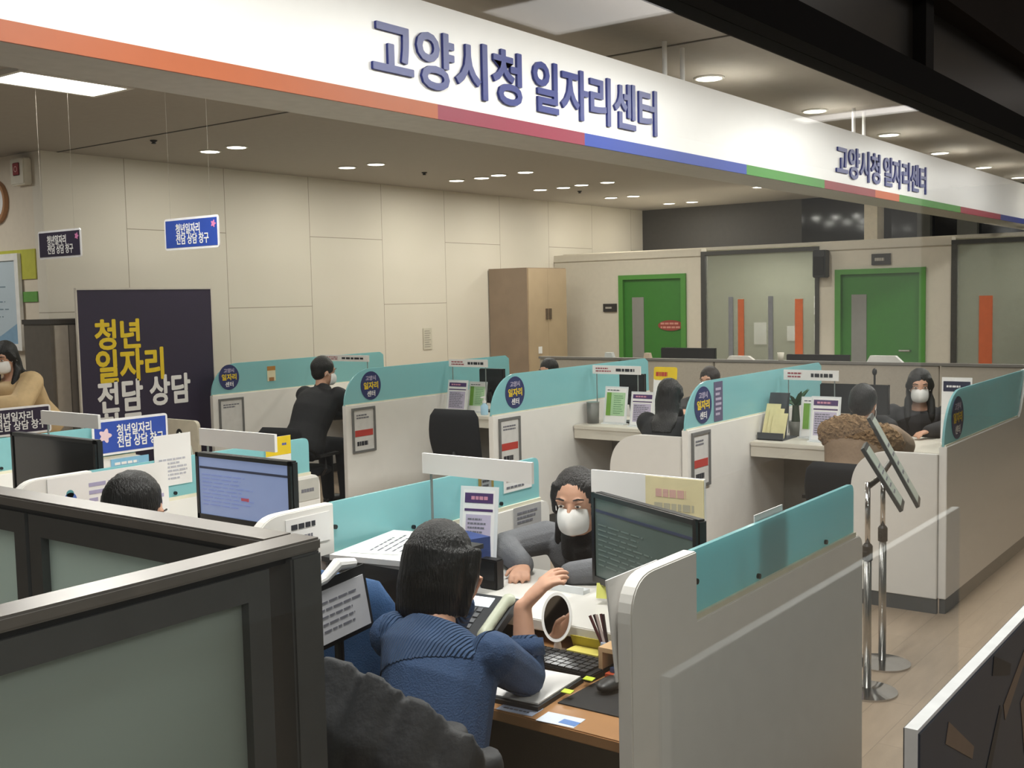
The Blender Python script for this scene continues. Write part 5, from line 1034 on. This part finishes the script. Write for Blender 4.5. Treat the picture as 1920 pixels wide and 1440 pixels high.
# notes board standing behind that monitor
t = thing('notes_board', 'white board with a pale yellow printed sheet standing behind the dull green monitor', 'board', (2.87, 1.66, zc))
build('board', MB().box(2.868, 2.876, 1.46, 1.85, .955, 1.165), PAPER, t); build('post', MB().box(2.876, 2.89, 1.815, 1.84, zc, 1.15), mat('grey_post', '#b6b3ad', .4, .3), t); build('post', MB().box(2.876, 2.89, 1.47, 1.495, zc, 1.15), mat('grey_post', '#b6b3ad', .4, .3), t)
ys = build('yellow_sheet', MB().box(2.865, 2.868, 1.462, 1.655, 1.0, 1.162), mat('pale_yellow_sheet', '#e3d6ab', .6), t)
build('pink_print', marks((2.8648, 1.62, 1.10), -Y_, Z_, .13, .03, 1, 3, .0008, .8), mat('pink_ink2', '#d6aca2', .6), ys); build('print', marks((2.8648, 1.625, 1.06), -Y_, Z_, .14, .03, 1, 6, .0008, .7), mat('grey_ink2', '#bcb6a0', .6), ys)
# papers over the edge of the right divider, on its inner side
sheets('paper_sheet', 'white sheets of paper leaning over the near end of the right foreground divider', (2.10, 1.226, 1.0), 0, .22, .22, .004, PAPER, None, 'paper').location.z += 0
o = S.objects['paper_sheet.001']; o.data.transform(Matrix.Rotation(R(84), 4, 'X') @ Matrix.Translation((0,0,0))); o.location = (2.085, 1.2315, .985)
ip = tag(build('paper_sheet', MB().box(2.655, 2.835, 1.182+.026, 1.182+.029, .90, 1.122), PAPER), 'white paper standing behind the teal glass of the right foreground divider', 'paper')
# raised shelf with papers at left
t = thing('document_shelf', 'black raised shelf beside the teal divider left of the worker in blue', 'shelf', (2.42, 2.26, z0))
build('top', MB().box(2.22, 2.60, 2.07, 2.378, .943, .957), BLACK, t)
for a in (2.24, 2.47): build('support', MB().box(a, a+.012, 2.09, 2.37, z0, .943), BLACK, t)
sheets('paper_stack', 'thick untidy stack of white papers on the black raised shelf', (2.40, 2.235, .9575), R(12), .36, .25, .016, PAPER, None)
o = sheets('paper_sheet', 'single pale printed sheet lying on top of the stack of papers', (2.42, 2.24, .974), R(20), .30, .20, .001, mat('pale_sheet', '#e4ebe6', .7), 6)
t = thing('blue_folder', 'dark blue document folder box beside the stack of papers', 'folder', (2.66, 2.27, z0+.0)); 
build('box', MB().obox((2.72, 2.27, zc+.075), V((.055,-.02,0)), V((.02,.085,0)), (0,0,.075)), mat('folder_blue', '#2c437f', .5), t); build('print', marks((2.66, 2.33, zc+.11), V((.0,-1,0)), Z_, .10, .02, 1, 3, .001), PAPER, t)
a4_stand(2.86, 2.31, zc, .14, .28, 'tall grey printed table sign against the teal divider behind the worker', 'purple', R(15))
# documents clipped on a holder at left of the worker
t = thing('document_holder', 'upright document holder with a printed sheet and white clip beside the blue chair', 'document holder', (1.93, 1.925, 0))
O = V((1.74, 1.91, .885)); r = V((1, .02, .08)).normalized(); u = V((0, .12, 1)).normalized(); u = (u - r*u.dot(r)).normalized(); nn = r.cross(u)
build('board', plate(O - r*.008 - u*.012 + nn*-.004, r, u, .225, .16, .003), BLACK, t); sh = build('sheet', plate(O, r, u, .205, .125, .003), mat('grey_white_sheet', '#bdbcc0', .7), t)
build('print', marks(O + r*.05 + u*.02 + nn*.0032, r, u, .14, .085, 5, 5, .0008, .25), INK, sh)
build('white_clip', MB().tube([O+u*.145+r*.03, O+u*.15+r*.08, O+u*.172+r*.13, O+u*.16+r*.185], [.010,.012,.016,.012]), PAPER, t)
build('stand_pole', MB().tube([(1.86, 1.935, .0), (1.86, 1.94, .90)], .012), BLACK, t); build('stand_base', MB().lathe((1.86, 1.935, 0), [(.08, 0), (.08, .012), (.02, .02)], 20), BLACK, t)
# black padded jacket hung over the worker's chair
jk = MB(); jm = mat('black_padded_jacket', '#14171c', .65, bump=.3, bscale=30, var=.12)
for k, (y_, x_, zt_, rr) in enumerate(((1.625, 1.475, .985, .085), (1.53, 1.475, .99, .09), (1.43, 1.48, .975, .09), (1.335, 1.49, .945, .085), (1.255, 1.505, .91, .075))):
    jk.tube([(x_+.07, y_-.01, zt_-.24), (x_+.05, y_, zt_-.06), (x_+.005, y_, zt_-.02), (x_-.04, y_, zt_-.09), (x_-.06, y_-.01, zt_-.28), (x_-.06, y_-.02, zt_-.58)], [rr*.45, rr*.6, rr*.7, rr*.85, rr, rr*.95], 14)
jb = blob(jk, .011)
for v in jb.v: v += V((1,.3,0))*(.0018*math.sin(v.y*70 + 2*noise.noise(v*5)) + .010*noise.noise(V((v.x*4, v.y*11, v.z*5))))
tag(build('padded_jacket', jb, jm, smooth=True), 'black padded jacket draped over the chair back of the worker in blue', 'jacket')
